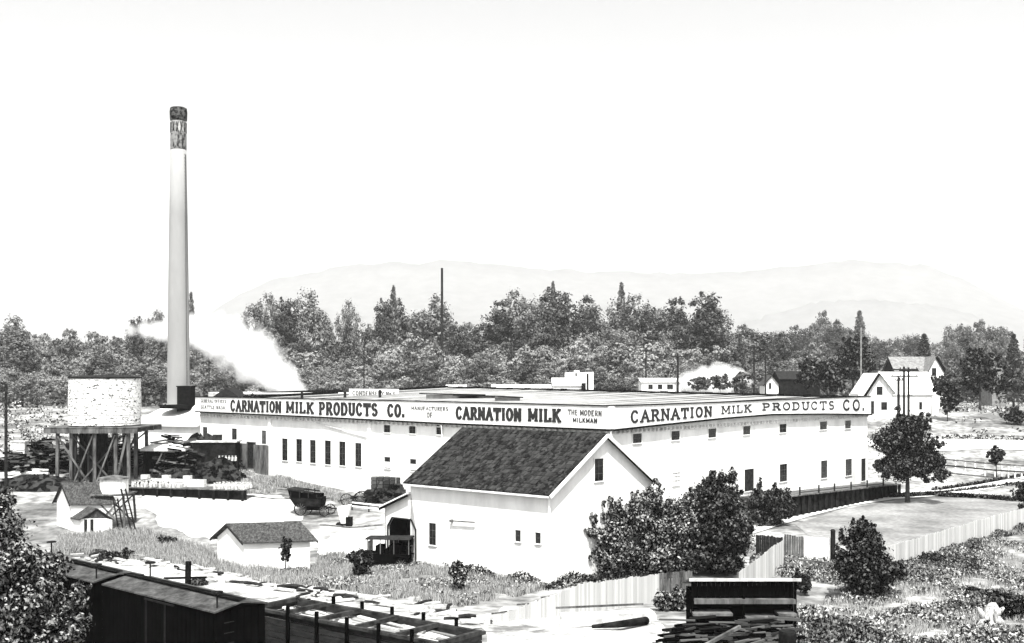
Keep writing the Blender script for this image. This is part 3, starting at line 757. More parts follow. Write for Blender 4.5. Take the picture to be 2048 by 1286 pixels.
# ---------------------------------------------------------------- barn
K = Vector((2.9, 86.0)); dl = Vector((-11.7, 9.5)).normalized(); dr = Vector((9.15, 9.0)).normalized()
LB, WBN = 15.1, 12.85
WBL = Wall(K, K + dl * LB); WBR = Wall(K, K + dr * WBN)
barn = thing('barn', (K.x, K.y, 0), 'big white two storey barn with a steep dark shingled roof', 'barn')
EAV, RID = 7.3, 11.55
def b3(a, b, z): v = K + dl * a + dr * b; return (v.x, v.y, z)
m = MB()
m.add([b3(0, 0, -1), b3(LB, 0, -1), b3(LB, WBN, -1), b3(0, WBN, -1), b3(0, 0, EAV), b3(LB, 0, EAV), b3(LB, WBN, EAV), b3(0, WBN, EAV), b3(0, WBN / 2, RID), b3(LB, WBN / 2, RID)],
      [(0, 4, 5, 1), (2, 6, 7, 3), (3, 7, 8, 4, 0), (1, 5, 9, 6, 2)])
m.build('wall', M_WHITE, barn)
def roof_slab(mb, f, e0, e1, b0, b1, bm, z0, z1, t=.16):
    """gable roof: f(a,b,z) ; a from e0..e1, eaves at b0/b1, ridge at bm"""
    for (bb, s) in ((b0, -1), (b1, 1)):
        mb.add([f(e0, bb, z0), f(e1, bb, z0), f(e1, bm, z1), f(e0, bm, z1), f(e0, bb, z0 + t), f(e1, bb, z0 + t), f(e1, bm, z1 + t), f(e0, bm, z1 + t)],
               [(0, 1, 2, 3), (7, 6, 5, 4), (0, 4, 5, 1), (1, 5, 6, 2), (3, 7, 4, 0)])
sl = (RID - EAV) / (WBN / 2)
m = MB(); roof_slab(m, b3, -.45, LB + .4, -.45, WBN + .45, WBN / 2, EAV - .45 * sl + .03, RID + .03); broof = m.build('roof', M_SHINGLE, barn)
m = MB()
for bb in (-.45, WBN + .45):
    m.bar(b3(-.50, bb, EAV - .45 * sl + .0), b3(-.50, WBN / 2, RID + .0), .09, .28)
m.build('bargeboard', M_WHITE, broof)
m = MB(); m.bar(b3(-.4, -.5, EAV - .3), b3(LB + .3, -.5, EAV - .3), .12, .14); m.build('gutter', M_WHITE2, broof)
m = MB(); m.bar(b3(-.06, -.06, -.8), b3(-.06, -.06, EAV - .3), .16); m.build('corner_board', M_SIGN, barn)
# random raised shingle rows
m = MB(); rr = random.Random(5)
for j in range(15):
    t0 = j / 15
    for k in range(46):
        if rr.random() < .6:
            a = -.3 + (LB + .5) * (k + rr.random() * .3) / 46; bb = -.4 + (WBN / 2 + .3) * t0
            z = EAV - .45 * sl + .03 + .16 + (bb + .45) * sl
            m.hexa([b3(a, bb, z), b3(a + .28, bb, z), b3(a + .28, bb + .4, z + .4 * sl), b3(a, bb + .4, z + .4 * sl)],
                   [b3(a, bb, z + .05), b3(a + .28, bb, z + .05), b3(a + .28, bb + .4, z + .4 * sl + .02), b3(a, bb + .4, z + .4 * sl + .02)])
m.build('shingle_rows', mat('shingle_rows', .002, .040, island=True, rough=.9, spec=.1), broof)
wpx(WBL, 866, 1046, 1090, 14, parent=barn, cols=2, rows=3)
wpx(WBL, 1037, 1060, 1083, 11, parent=barn, cols=1, rows=2)
wpx(WBL, 1077, 1065, 1087, 11, parent=barn, cols=1, rows=2)
wpx(WBR, 1197, 917, 962, 18, parent=barn, cols=2, rows=3)
m = MB(); m.bar(WBL.pt(WBL.s_at(905), WBL.z_at(905, 1041), .25), WBL.pt(WBL.s_at(953), WBL.z_at(953, 1044), .25), .09)
m.bar(WBL.pt(WBL.s_at(905), WBL.z_at(905, 1041), -.05), WBL.pt(WBL.s_at(905), WBL.z_at(905, 1041), .3), .2)
m.build('wall_rail', M_TIMBER, barn)
# lean-to with the big chamfered doorway
s0, s1 = LB, WBL.s_at(770)
z0_, z1_ = WBL.z_at(826, 988), WBL.z_at(770, 1012)
ds0, ds1 = WBL.s_at(832), WBL.s_at(776)
dzt = WBL.z_at(805, 1037); dzs = WBL.z_at(780, 1052)
m = MB()
fl = lambda a: z0_ + (z1_ - z0_) * (a - s0) / (s1 - s0)
def lp(a, z, o=0): return WBL.pt(a, z, o)
th = -.18
# front wall with an opening
ch = .55
poly = [(s0 - .1, -1), (ds0, -1), (ds0, dzs), (ds0 + ch, dzt), (ds1 - ch, dzt), (ds1, dzs), (ds1, -1), (s1, -1), (s1, fl(s1)), (s0 - .1, fl(s0))]
quads = [(0, 1, 2, 9), (2, 3, 9), (3, 4, 8, 9), (4, 5, 8), (5, 6, 7, 8)]
m.add([lp(a, z, 0) for a, z in poly] + [lp(a, z, th) for a, z in poly], quads + [tuple(10 + i for i in reversed(q)) for q in quads] +
      [(1, 11, 12, 2), (2, 12, 13, 3), (3, 13, 14, 4), (4, 14, 15, 5), (5, 15, 16, 6)])
WIDE = 6.5
m.hexa([lp(s1 - .15, -1, 0), lp(s1, -1, 0), lp(s1, -1, -WIDE), lp(s1 - .15, -1, -WIDE)], [lp(s1 - .15, fl(s1), 0), lp(s1, fl(s1), 0), lp(s1, fl(s1), -WIDE), lp(s1 - .15, fl(s1), -WIDE)])
m.hexa([lp(s0, -1, -WIDE), lp(s1, -1, -WIDE), lp(s1, -1, -WIDE - .1), lp(s0, -1, -WIDE - .1)], [lp(s0, fl(s0), -WIDE), lp(s1, fl(s1), -WIDE), lp(s1, fl(s1), -WIDE - .1), lp(s0, fl(s0), -WIDE - .1)])
lt = m.build('lean_to', M_WHITE, barn)
m = MB(); m.hexa([lp(s0, fl(s0), .35), lp(s1 + .4, fl(s1 + .4), .35), lp(s1 + .4, fl(s1 + .4), -WIDE - .3), lp(s0, fl(s0), -WIDE - .3)],
                 [lp(s0, fl(s0) + .16, .35), lp(s1 + .4, fl(s1 + .4) + .16, .35), lp(s1 + .4, fl(s1 + .4) + .16, -WIDE - .3), lp(s0, fl(s0) + .16, -WIDE - .3)])
m.build('lean_to_roof', M_SIGN, lt)
m = MB(); m.bar(lp(s0, fl(s0) - .1, .36), lp(s1 + .4, fl(s1 + .4) - .1, .36), .06, .22); m.build('fascia', M_TAR, lt)
m = MB(); WBL.box(m, ds0 - .3, s1 - .17, -1, dzt + .25, -2.6, -2.5); WBL.box(m, ds0 - .3, ds0 - .2, -1, dzt + .25, -2.49, -.2); WBL.box(m, s1 - .25, s1 - .17, -1, dzt + .25, -2.49, -.2); WBL.box(m, ds0 - .2, s1 - .26, dzt + .12, dzt + .25, -2.49, -.2); m.build('shade_lining', M_TAR, lt)  # black lining added so the doorway's shade is painted in
m = MB()
for (qa, qb) in (((ds0, -.5), (ds0, dzs)), ((ds0, dzs), (ds0 + ch, dzt)), ((ds0 + ch, dzt), (ds1 - ch, dzt)), ((ds1 - ch, dzt), (ds1, dzs)), ((ds1, dzs), (ds1, -.5))):
    m.bar(lp(qa[0], qa[1], .03), lp(qb[0], qb[1], .03), .14, .1)
m.build('doorway_trim', M_TRIM, lt)

# ---------------------------------------------------------------- generic gabled house
def gabled(name, base, p_corner, len_dir, length, width_dir, width, zb, ze, zr, label, cat, wall=M_WHITE, roofm=M_ROOFGREY, over=.35, group=None, t=.12):
    """corner p_corner (x,y); gable wall runs along width_dir, ridge along len_dir"""
    o = Vector(p_corner); a_ = Vector(len_dir).normalized(); b_ = Vector(width_dir).normalized()
    root = thing(name, (o.x, o.y, base), label, cat, group)
    f = lambda a, b, z: (lambda v: (v.x, v.y, z))(o + a_ * a + b_ * b)
    m = MB(); m.add([f(0, 0, zb), f(length, 0, zb), f(length, width, zb), f(0, width, zb), f(0, 0, ze), f(length, 0, ze), f(length, width, ze), f(0, width, ze), f(0, width / 2, zr), f(length, width / 2, zr)],
          [(0, 4, 5, 1), (2, 6, 7, 3), (3, 7, 8, 4, 0), (1, 5, 9, 6, 2)])
    m.build('wall', wall, root)
    s = (zr - ze) / (width / 2)
    m = MB(); roof_slab(m, f, -over, length + over, -over, width + over, width / 2, ze - over * s + .03, zr + .03, t)
    rf = m.build('roof', roofm, root)
    m = MB()
    for e in (-over, length + over):
        for bb in (-over, width + over): m.bar(f(e, bb, ze - over * s - .02), f(e, width / 2, zr - .02), .07, .16)
    m.build('bargeboard', M_TRIM, rf)
    return root, rf, f, Wall(f(0, 0, 0)[:2], f(length, 0, 0)[:2]), Wall(f(0, 0, 0)[:2], f(0, width, 0)[:2])

# small shed with grey roof
sc_ = P(489, 1128, 94.0)
sh, shr, shf, SWL, SWG = gabled('garden_shed', -.5, (sc_.x, 94.0), (1, 0.20), 5.5, (-.80, .60), 3.6, -1.2, 2.35, 3.55, 'small low white shed with a grey shingled gable roof', 'shed', over=.4)

# small house at left with porch
hc = P(143, 1056, 112.0)
hs, hr, hf, HWL, HWG = gabled('pump_house', .6, (hc.x, 112.0), (1, .12), 4.0, (-.75, .66), 3.1, -.3, 3.55, 5.3, 'small white pump house with grey roof and gabled porch', 'small house', over=.3)
px0 = hf(0.8, 0, 0)
m = MB(); q = lambda a, b, z: hf(a, b, z)
m.add([q(.2, -1.6, -.3), q(2.9, -1.6, -.3), q(2.9, 0, -.3), q(.2, 0, -.3), q(.2, -1.6, 2.0), q(2.9, -1.6, 2.0), q(2.9, 0, 2.0), q(.2, 0, 2.0)],
      [(0, 1, 5, 4), (1, 2, 6, 5), (3, 0, 4, 7)])
porch = m.build('porch', M_WHITE, hs)
m = MB(); m.add([q(1.6, -1.9, 3.1), q(1.6, .1, 3.1), q(3.2, .1, 1.95), q(3.2, -1.9, 1.95), q(-.15, .1, 1.95), q(-.15, -1.9, 1.95), q(1.6, -1.9, 3.0), q(1.6, .1, 3.0), q(3.2, .1, 1.85), q(3.2, -1.9, 1.85), q(-.15, .1, 1.85), q(-.15, -1.9, 1.85)],
      [(0, 3, 2, 1), (0, 1, 4, 5), (6, 7, 8, 9), (6, 11, 10, 7), (0, 6, 9, 3), (0, 5, 11, 6)])
m.add([q(.2, -1.6, 2.0), q(2.9, -1.6, 2.0), q(1.6, -1.6, 2.95)], [(0, 1, 2)])
m.build('porch_roof', M_ROOFGREY, porch)
HP = Wall(q(.2, -1.6, 0)[:2], q(2.9, -1.6, 0)[:2])
for a in (.45, 1.05):
    window(hs, HP, a, .45, 1.95, .33, cols=1, rows=1, b=.05)

# ---------------------------------------------------------------- water tower
wt = P(210, 958, 139.0)
tower = thing('water_tower', (wt.x, wt.y, 3.4), 'big round whitewashed water tank on a timber trestle', 'water tower')
zt_ = lambda py: CAMZ - (py - HOR) / FPX * 139.0
m = MB(); m.lathe(wt.x, wt.y, [(4.38, zt_(849) + .0), (4.36, zt_(800)), (4.30, zt_(757))], 48); m.build('tank', M_TANK, tower, smooth=False)
m = MB()
for z in np.linspace(zt_(845), zt_(762), 6): m.lathe(wt.x, wt.y, [(4.405, z), (4.42, z + .03), (4.405, z + .07)], 48, False)
m.build('hoop', M_PALEWOOD, tower)
m = MB(); m.lathe(wt.x, wt.y, [(4.38, zt_(757)), (4.42, zt_(754)), (3.2, zt_(751)), (.1, zt_(749.5))], 48); m.build('lid', M_TRIM, tower)
m = MB()
pl = P(119, 0, 139).x; pr = P(300, 0, 139).x; zp = zt_(851)
for k in range(30):
    x = pl + (pr - pl) * k / 30; m.box(x, x + (pr - pl) / 31, wt.y - 4.8, wt.y + 4.8, zp - .12, zp - .01)
m.box(pl, pr, wt.y - 4.75, wt.y - 4.5, zp - .75, zp - .13); m.box(pl, pr, wt.y + 4.5, wt.y + 4.75, zp - .75, zp - .13)
for y in (-2.4, 0, 2.4): m.box(pl + .3, pr - .3, wt.y + y - .15, wt.y + y + .15, zp - .7, zp - .13)
m.build('platform', M_TIMBER, tower)
legx = [-4.3, -2.9, -.2, 1.9, 3.1, 4.4]
for iy, y in enumerate((-4.2, 0, 4.2)):
    for x in ((-4.3, -2.6, .3, 2.9, 4.5) if iy == 0 else (-3.8, -1.4, 1.2, 3.9)):
        m = MB(); m.bar((wt.x + x, wt.y + y, 2.6), (wt.x + x * .985, wt.y + y, zp - .76), .36); m.build('leg', M_TIMBER, tower)
for x in (-3.4, -2.2, -.9, .6, 2.0, 3.3):
    for y in (-2.1, 2.1):
        m = MB(); m.bar((wt.x + x, wt.y + y, 2.6), (wt.x + x * .97, wt.y + y, zp - .76), .42); m.build('leg', M_DARKWOOD, tower)  # near-black inner legs added to darken the inside of the trestle
for (xa, xb, y, up) in [(-3.4, 2.0, -2.4, 1), (-2.2, 3.3, -2.5, 0), (-3.4, .6, 2.4, 0), (-4.3, -.2, -4.45, 1), (.5, 2.9, -4.5, 0), (-2.3, .2, -4.4, 0), (2.9, 4.3, -4.4, 0), (-3.8, 1.2, 0.3, 1), (1.2, 3.9, .3, 0), (-3.8, 3.9, 4.4, 0), (3.4, -3.9, 4.0, 0)]:
    za, zb = (3.0, zp - .9) if up == 0 else (zp - .9, 3.0)
    m = MB(); m.bar((wt.x + xa, wt.y + y, za), (wt.x + xb, wt.y + y, zb), .26, .16); m.build('brace', M_TIMBER, tower)
m = MB(); m.tube([(wt.x - .5, wt.y, 2.5), (wt.x - .5, wt.y, zp - .2)], .8, 12); m.build('standpipe', M_DARKWOOD, tower)

# small trestle tank with leaning ladders beside the pump house
st = P(228, 1062, 114.0)
stt = thing('trestle_tank', (st.x, st.y, 1.0), 'small pale round tank on a braced trestle with leaning ladders', 'tank stand')
m = MB(); m.lathe(st.x, st.y, [(1.45, 4.3), (1.42, 5.75)], 24); m.build('tank', M_WHITE2, stt)
m = MB(); m.lathe(st.x, st.y, [(1.55, 5.75), (1.5, 5.9), (.1, 6.15)], 24); m.build('lid', M_TIMBER, stt)
m = MB(); m.box(st.x - 1.8, st.x + 1.8, st.y - 1.8, st.y + 1.8, 4.15, 4.29); m.build('platform', M_TIMBER, stt)
for x in (-1.5, 1.5):
    for y in (-1.5, 1.5):
        m = MB(); m.bar((st.x + x * 1.15, st.y + y * 1.15, .3), (st.x + x, st.y + y, 4.15), .2); m.build('leg', M_TIMBER, stt)
for y in (-1.6, 1.6):
    for s in (1, -1):
        m = MB(); m.bar((st.x - 1.6 * s, st.y + y, .9), (st.x + 1.5 * s, st.y + y, 4.0), .14); m.build('brace', M_TIMBER, stt)
for k, (xa, xb) in enumerate([(1.4, 3.0), (.6, 1.7)]):
    lad = thing('ladder', (st.x + xb, st.y - 2.2, .8), ['tall dark ladder leaning on the small trestle tank, outer one', 'shorter ladder leaning against the trestle tank, nearer the pump house'][k], 'ladder')
    for d in (0, .45):
        m = MB(); m.bar((st.x + xb + d, st.y - 3.2, .4), (st.x + xa + d, st.y - 1.9, 4.9 - k), .12); m.build('rail', M_DARKWOOD, lad)
    m = MB()
    for j in range(12):
        t = (j + .5) / 12; p = Vector((st.x + xb, st.y - 3.2, .4)).lerp(Vector((st.x + xa, st.y - 1.9, 4.9 - k)), t)
        m.bar(p, p + Vector((.45, 0, 0)), .05)
    m.build('rungs', M_DARKWOOD, lad)

# ---------------------------------------------------------------- docks, cans, coal, open shed (left yard)
def platform(name, pts, w, h, label, cat):
    a, b = Vector(pts[0]), Vector(pts[1]); d = (b - a); L = d.length; d.normalize(); n = Vector((-d.y, d.x))
    zg = min(tz(a.x, a.y), tz(b.x, b.y))
    root = thing(name, (a.x, a.y, zg), label, cat)
    f = lambda s, o, z: (a.x + d.x * s + n.x * o, a.y + d.y * s + n.y * o, z)
    m = MB(); N = int(L / .3)
    for k in range(N):
        s = L * k / N; m.hexa([f(s, 0, zg + h - .1), f(s + .27, 0, zg + h - .1), f(s + .27, w, zg + h - .1), f(s, w, zg + h - .1)], [f(s, 0, zg + h), f(s + .27, 0, zg + h), f(s + .27, w, zg + h), f(s, w, zg + h)])
    m.build('plank_floor', M_TIMBER, root)
    m = MB()
    for k in range(int(L / 1.8) + 1):
        m2 = MB(); m2.bar(f(min(L, k * 1.8 + .15), .15, zg - .6), f(min(L, k * 1.8 + .15), .15, zg + h - .11), .25); m2.build('post', M_DARKWOOD, root)
    m.hexa([f(0, .6, zg - .5), f(L, .6, zg - .5), f(L, .7, zg - .5), f(0, .7, zg - .5)], [f(0, .6, zg + h - .11), f(L, .6, zg + h - .11), f(L, .7, zg + h - .11), f(0, .7, zg + h - .11)])
    m.build('shade_skirt', M_DARKWOOD, root)  # dark sheet painting the shadow underneath the dock
    return root, f, zg + h, L
ga, gb = G(255, 992), G(488, 1004)
dk, dkf, dkz, dkL = platform('yard_dock', (ga.xy, gb.xy), 3.0, 1.35, 'long low timber dock standing in the pale yard', 'loading dock')
can0 = thing('milk_can', (0, 0, 0), 'pale tin milk can standing with others on the long timber dock', 'milk can', 'milk cans on the yard dock')
m = MB(); m.lathe(0, 0, [(.17, 0), (.17, .42), (.09, .52), (.09, .6), (.12, .62), (.12, .66), (.02, .67)], 10); m.build('can_body', M_CAN, can0, smooth=False)
first = True; rr = random.Random(11)
for (s0c, s1c, o0, o1, n) in [(dkL * .0 + .3, dkL * .44, .3, 1.6, 40), (dkL * .72, dkL * .985, .3, 2.6, 52)]:
    placed = []
    while len(placed) < n:
        s = rr.uniform(s0c, s1c); o = rr.uniform(o0, o1)
        if all((s - a) ** 2 + (o - b) ** 2 > .115 for a, b in placed) or rr.random() < .004:
            placed.append((s, o)); c = can0 if first else copy_tree(can0); first = False
            c.location = dkf(s, o, dkz + .002); c.rotation_euler.z = rr.uniform(0, 6)
# stacked pale crates on the left half of the dock
cr0 = thing('milk_crate', (0, 0, 0), 'pale wooden crate in the long row stacked at the left end of the timber dock', 'crate', 'crates on the yard dock')
m = MB()
for z in (0, .15, .30): 
    for y in (0, .58): m.box(0, .85, y, y + .03, z, z + .12)
    for x in (0, .82): m.box(x, x + .03, .031, .579, z, z + .12)
m.box(.03, .82, .031, .579, 0.0, .03); m.build('slats', M_CLOTH, cr0)
m = MB(); m.box(.04, .81, .06, .55, .031, .40); m.build('gap_shade', M_TAR, cr0)  # black fill paints the shade in the gaps between slats
for i in range(9):
    for j in range(2 if i % 3 else 3):
        c = cr0 if (i == 0 and j == 0) else copy_tree(cr0)
        c.location = dkf(.5 + i * .92, 2.0, dkz + .425 * j + .003); c.rotation_euler.z = math.atan2(gb.y - ga.y, gb.x - ga.x) + rr.uniform(-.05, .05)

# shed with open front behind the dock
os_ = P(290, 960, 138.0)
shed = thing('open_shed', (os_.x, os_.y, 3.2), 'low open fronted shed with white roof edge and dark inside', 'shed')
x0, x1 = P(286, 0, 141).x, P(372, 0, 141).x; y0 = 141.0
zr_ = CAMZ - (902 - HOR) / FPX * 141
m = MB(); m.hexa([(x0 - .3, y0 - .3, zr_), (x1, y0 - .3, zr_), (x1, y0 + 5, zr_ + .5), (x0 - .3, y0 + 5, zr_ + .5)], [(x0 - .3, y0 - .3, zr_ + .3), (x1, y0 - .3, zr_ + .3), (x1, y0 + 5, zr_ + .75), (x0 - .3, y0 + 5, zr_ + .75)])
m.build('roof', M_WHITE2, shed)
m = MB(); m.box(x0, x1, y0 + 4.6, y0 + 4.8, 2, zr_); m.box(x0, x0 + .1, y0 + .3, y0 + 4.6, 2, zr_ - .02); m.box(x1 - .1, x1, y0 + .3, y0 + 4.6, 2, zr_ - .02); m.box(x0 + .11, x1 - .11, y0 + 1.2, y0 + 1.3, 2, zr_ - .02); m.build('shade_walls', M_TAR, shed)  # walls and inner screen painted black for the shade inside
for t in (0, .5, 1):
    m = MB(); m.bar((x0 + (x1 - x0 - .2) * t + .1, y0, 2.6), (x0 + (x1 - x0 - .2) * t + .1, y0, zr_), .2); m.build('post', M_DARKWOOD, shed)
m = MB(); m.bar((x0 + .9, y0 - .15, 3.4), (x0 + 2.6, y0 - .15, zr_ - .1), .16); m.build('brace', M_TIMBER, shed)

def heap(name, c, rx, ry, h, material, label, cat, seed, lumps=60, lump=.35):
    r = random.Random(seed); root_ = MB()
    base = tz(c[0], c[1]); n = 26; rings = 9
    root_.v.append((c[0], c[1], base + h))
    for j in range(1, rings + 1):
        for k in range(n):
            t = 2 * math.pi * k / n; q = j / rings; rad = q * (1 + .12 * math.sin(3 * t + seed) + .05 * r.random())
            x = c[0] + rx * rad * math.cos(t); y = c[1] + ry * rad * math.sin(t)
            z = base - .2 + (h + .2) * (1 - q ** 1.6) * (1 + .18 * math.sin(5 * t + 4 * q + seed)) + r.uniform(-.09, .09) * h * .5
            root_.v.append((x, y, z))
    for k in range(n): root_.f.append((0, 1 + k, 1 + (k + 1) % n))
    for j in range(rings - 1):
        for k in range(n):
            a = 1 + j * n + k; a2 = 1 + j * n + (k + 1) % n; root_.f.append((a, a + n, a2 + n, a2))
    for _ in range(lumps):
        t = r.uniform(0, 6.28); q = r.random() ** .6
        x = c[0] + rx * q * math.cos(t); y = c[1] + ry * q * math.sin(t); z = base + h * (1 - q ** 1.6)
        s = lump * r.uniform(.4, 1.2)
        root_.bar((x - s, y - r.uniform(-.3, .3), z + r.uniform(-.1, .2)), (x + s, y + r.uniform(-.3, .3), z + r.uniform(-.1, .25)), s * .7)
    o = root_.build(name, material)
    return tag(o, label, cat)
g = G(405, 948); heap('coal_heap', (g.x - .5, g.y + 2.0), 6.0, 3.2, 4.3, M_COAL, 'big black coal heap against the left end of the factory', 'coal heap', 3, 120)
g = G(440, 955); heap('coal_heap', (g.x, g.y), 3.2, 2.0, 2.3, M_COAL, 'smaller slack heap before the big black coal heap', 'coal heap', 8, 60)
for (px_, py_, w_, h_, l_, sd_) in [(345, 968, 3.6, 1.5, 'low black coal spread behind the left part of the timber dock', 12), (430, 966, 3.4, 1.7, 'low black coal spread behind the right part of the timber dock', 13)]:
    g = G(px_, py_); heap('coal_heap', (g.x, g.y + 1.2), w_, 1.6, h_, M_COAL, l_, 'coal heap', sd_, 70)
# coal bin with white top edge on the heap
g = P(430, 900, 143)
cb = thing('coal_bin', (g.x, g.y, 4), 'dark board coal bin with white rim above the black heap', 'bin')
m = MB(); m.box(g.x - 2.6, g.x + 2.9, g.y - 1, g.y + 1.5, 4, CAMZ - (884 - HOR) / FPX * 143); m.build('side_boards', M_DARKWOOD, cb)
m = MB(); zz = CAMZ - (884 - HOR) / FPX * 143; m.box(g.x - 2.9, g.x + 3.1, g.y - 1.2, g.y + 1.7, zz + .003, zz + .2); m.build('rim', M_PALEWOOD, cb)
m = MB(); m.box(g.x - .3, g.x + .8, g.y, g.y + .5, zz + .21, zz + .95); m.build('hopper', M_TRIM, cb)
# cans stacked by the bin on a small stand
g = G(455, 950)
stand = thing('can_rack', (g.x, g.y, g.z), 'small dark rack holding pale cans in front of the coal heap', 'rack')
m = MB()
for x in (-1.2, 0, 1.2):
    for y in (0, .9): m.bar((g.x + x, g.y + y, g.z - .3), (g.x + x, g.y + y, g.z + 1.7), .14)
m.box(g.x - 1.35, g.x + 1.35, g.y - .1, g.y + 1.0, g.z + 1.70, g.z + 1.8); m.build('frame', M_DARKWOOD, stand)
for k in range(9):
    c = copy_tree(can0); c.location = (g.x - 1.1 + .42 * (k % 6), g.y + .2 + .5 * (k // 6), g.z + 1.802)
    c['label'] = 'pale milk can standing on the small dark rack before the coal'; c['group'] = 'milk cans on the rack'

# logs and driftwood at far left
log0 = None
def log(p, q, r, label, group, material=M_PALEWOOD, name='log'):
    m = MB(); p = Vector(p); q = Vector(q); mid = (p + q) / 2 + Vector((0, 0, r * .3))
    m.tube([p, mid, q], [r, r * .95, r * .8], 9); return tag(m.build(name, material, smooth=False), label, 'log', group)
rr = random.Random(21)
for i in range(30):
    px = rr.uniform(-30, 120); py = 955 - (px) * .22 + rr.uniform(-10, 12)
    g = G(px, py); a = rr.uniform(-.25, .35); L = rr.uniform(3, 8); r = rr.uniform(.15, .32); dz = rr.uniform(.1, .9)
    log((g.x - L / 2 * math.cos(a), g.y - L / 2 * math.sin(a), g.z + dz), (g.x + L / 2 * math.cos(a), g.y + L / 2 * math.sin(a), g.z + dz + rr.uniform(-.2, .3)), r,
        'bleached log lying in the log bank beyond the pump house', 'logs in the left bank')
g = G(75, 975); heap('bank', (g.x, g.y), 7, 2.6, 1.4, M_COAL, 'dark bank of bark and slag under the bleached logs', 'bank', 5, 40)
for (px, py, w, h, s) in [(70, 945, 3.2, 3.3, 1), (115, 945, 2.2, 3.0, 2), (40, 950, 2.2, 1.8, 3)]:
    g = G(px, py); heap('scrap_heap', (g.x, g.y + 3), w, 2, h, M_COAL if s != 1 else M_DARKWOOD, ['', 'tall dark scrap heap in the middle of the left yard', 'dark scrap heap right beside the water tower legs', 'low scrap heap at the far left behind the logs'][s], 'scrap heap', s, 60, .5)
def jumble(px0, px1, py, Y, h, label, n, seed, L0=1.0, L1=3.0):
    r = random.Random(seed); c = P((px0 + px1) / 2, py, Y); z0 = tz(c.x, Y); o = thing('lumber_heap', (c.x, Y, z0), label, 'lumber heap'); m = MB()
    for i in range(n):
        x = P(r.uniform(px0, px1), py, Y).x; y = Y + r.uniform(-1.5, 1.5); z = z0 + h * r.random() * (1 - .5 * abs(x - c.x) / (abs(P(px1, py, Y).x - c.x) + .01)); a = r.gauss(0, .5); L = r.uniform(L0, L1) / 2
        m.bar((x - L * math.cos(a), y - L * math.sin(a), z), (x + L * math.cos(a), y + L * math.sin(a), z + r.uniform(-.5, .5)), r.uniform(.08, .28))
    m.build('timbers', mat('yard_timbers', .002, .20, island=True, lo_pos=.6, spec=0, rough=.95), o)
jumble(0, 60, 930, 141, 3.4, 'tangled dark lumber heap at the far left edge of the yard', 160, 51)
jumble(50, 130, 915, 143, 4.6, 'tall tangled lumber heap between the white stack and the water tower', 260, 52)
jumble(150, 285, 915, 146, 4.2, 'dark lumber heap piled behind the legs of the water tower', 260, 53)
jumble(320, 400, 900, 142, 4.6, 'untidy boards thrown over the coal between shed and factory', 150, 54)
jumble(255, 330, 975, 131, 1.4, 'low untidy heap of boards at the left end of the timber dock', 90, 55)
jumble(300, 380, 880, 146, 5.2, 'dark boards leaning behind the open fronted shed', 80, 56)
g = G(35, 950)
wb = thing('white_stack', (g.x, g.y, g.z), 'narrow white boarded stack standing among the scrap heaps', 'bin')
m = MB(); m.box(g.x - .9, g.x + .9, g.y, g.y + 1.2, g.z - .5, g.z + 4.2); m.build('boards', M_WHITE2, wb)
m = MB(); m.box(g.x - 1.0, g.x + 1.0, g.y - .1, g.y + 1.3, g.z + 4.2, g.z + 4.35); m.build('lid', M_PALEWOOD, wb)
g = P(72, 886, 150)
rl = thing('scrap_rack', (g.x, g.y, g.z - 3), 'dark horizontal rack with short uprights above the scrap heaps', 'rack')
m = MB(); m.bar((g.x - 1.6, g.y, g.z), (g.x + 1.7, g.y, g.z + .05), .25)
for x in (-1.6, -.6, .5, 1.6): m.bar((g.x + x, g.y, g.z - 4), (g.x + x, g.y, g.z + .5), .13)
m.build('frame', M_DARKWOOD, rl)

# ---------------------------------------------------------------- vehicles
def wheel(mbparent, c, r, w, n=12, name='wheel'):
    m = MB(); c = Vector(c); N = 20
    for i in range(N):
        t0 = 2 * math.pi * i / N; t1 = 2 * math.pi * (i + 1) / N
        f = lambda t, rad, y: (c.x + rad * math.cos(t), c.y + y, c.z + rad * math.sin(t))
        m.hexa([f(t0, r * .86, -w), f(t1, r * .86, -w), f(t1, r * .86, w), f(t0, r * .86, w)], [f(t0, r, -w), f(t1, r, -w), f(t1, r, w), f(t0, r, w)])
    tyre = m.build(name, M_IRON, mbparent)
    m = MB()
    for i in range(n):
        t = 2 * math.pi * i / n; m.bar((c.x, c.y, c.z), (c.x + r * .87 * math.cos(t), c.y, c.z + r * .87 * math.sin(t)), .045)
    m.bar((c.x, c.y - w * 1.8, c.z), (c.x, c.y + w * 1.8, c.z), .16)
    m.build('spokes', M_TIMBER, tyre)
    return tyre
car = thing('touring_car', (0, 0, 0), 'black canopied early motor car at the dark barn doorway', 'car')
m = MB(); m.box(-1.9, 1.0, -.75, .75, .62, 1.18); m.box(-2.0, 1.1, -.8, .8, .5, .61); m.box(-1.9, -1.75, -.7, .7, 1.18, 1.55); m.box(-.35, -.22, -.7, .7, 1.18, 1.5); m.build('body', M_BOXCAR, car)
m = MB(); m.hexa([(1.0, -.5, .62), (2.05, -.42, .62), (2.05, .42, .62), (1.0, .5, .62)], [(1.0, -.5, 1.28), (2.05, -.36, 1.15), (2.05, .36, 1.15), (1.0, .5, 1.28)]); m.build('hood', M_BOXCAR, car)
m = MB(); m.hexa([(-2.1, -.82, 2.16), (1.25, -.82, 2.12), (1.25, .82, 2.12), (-2.1, .82, 2.16)], [(-2.1, -.7, 2.30), (1.2, -.7, 2.24), (1.2, .7, 2.24), (-2.1, .7, 2.30)]); m.build('canopy', M_TRIM, car)
for x in (-2.0, -.9, .1, 1.05):
    for y in (-.74, .74):
        m = MB(); m.bar((x, y, 1.15), (x, y, 2.15), .05); m.build('canopy_post', M_TIMBER, car)
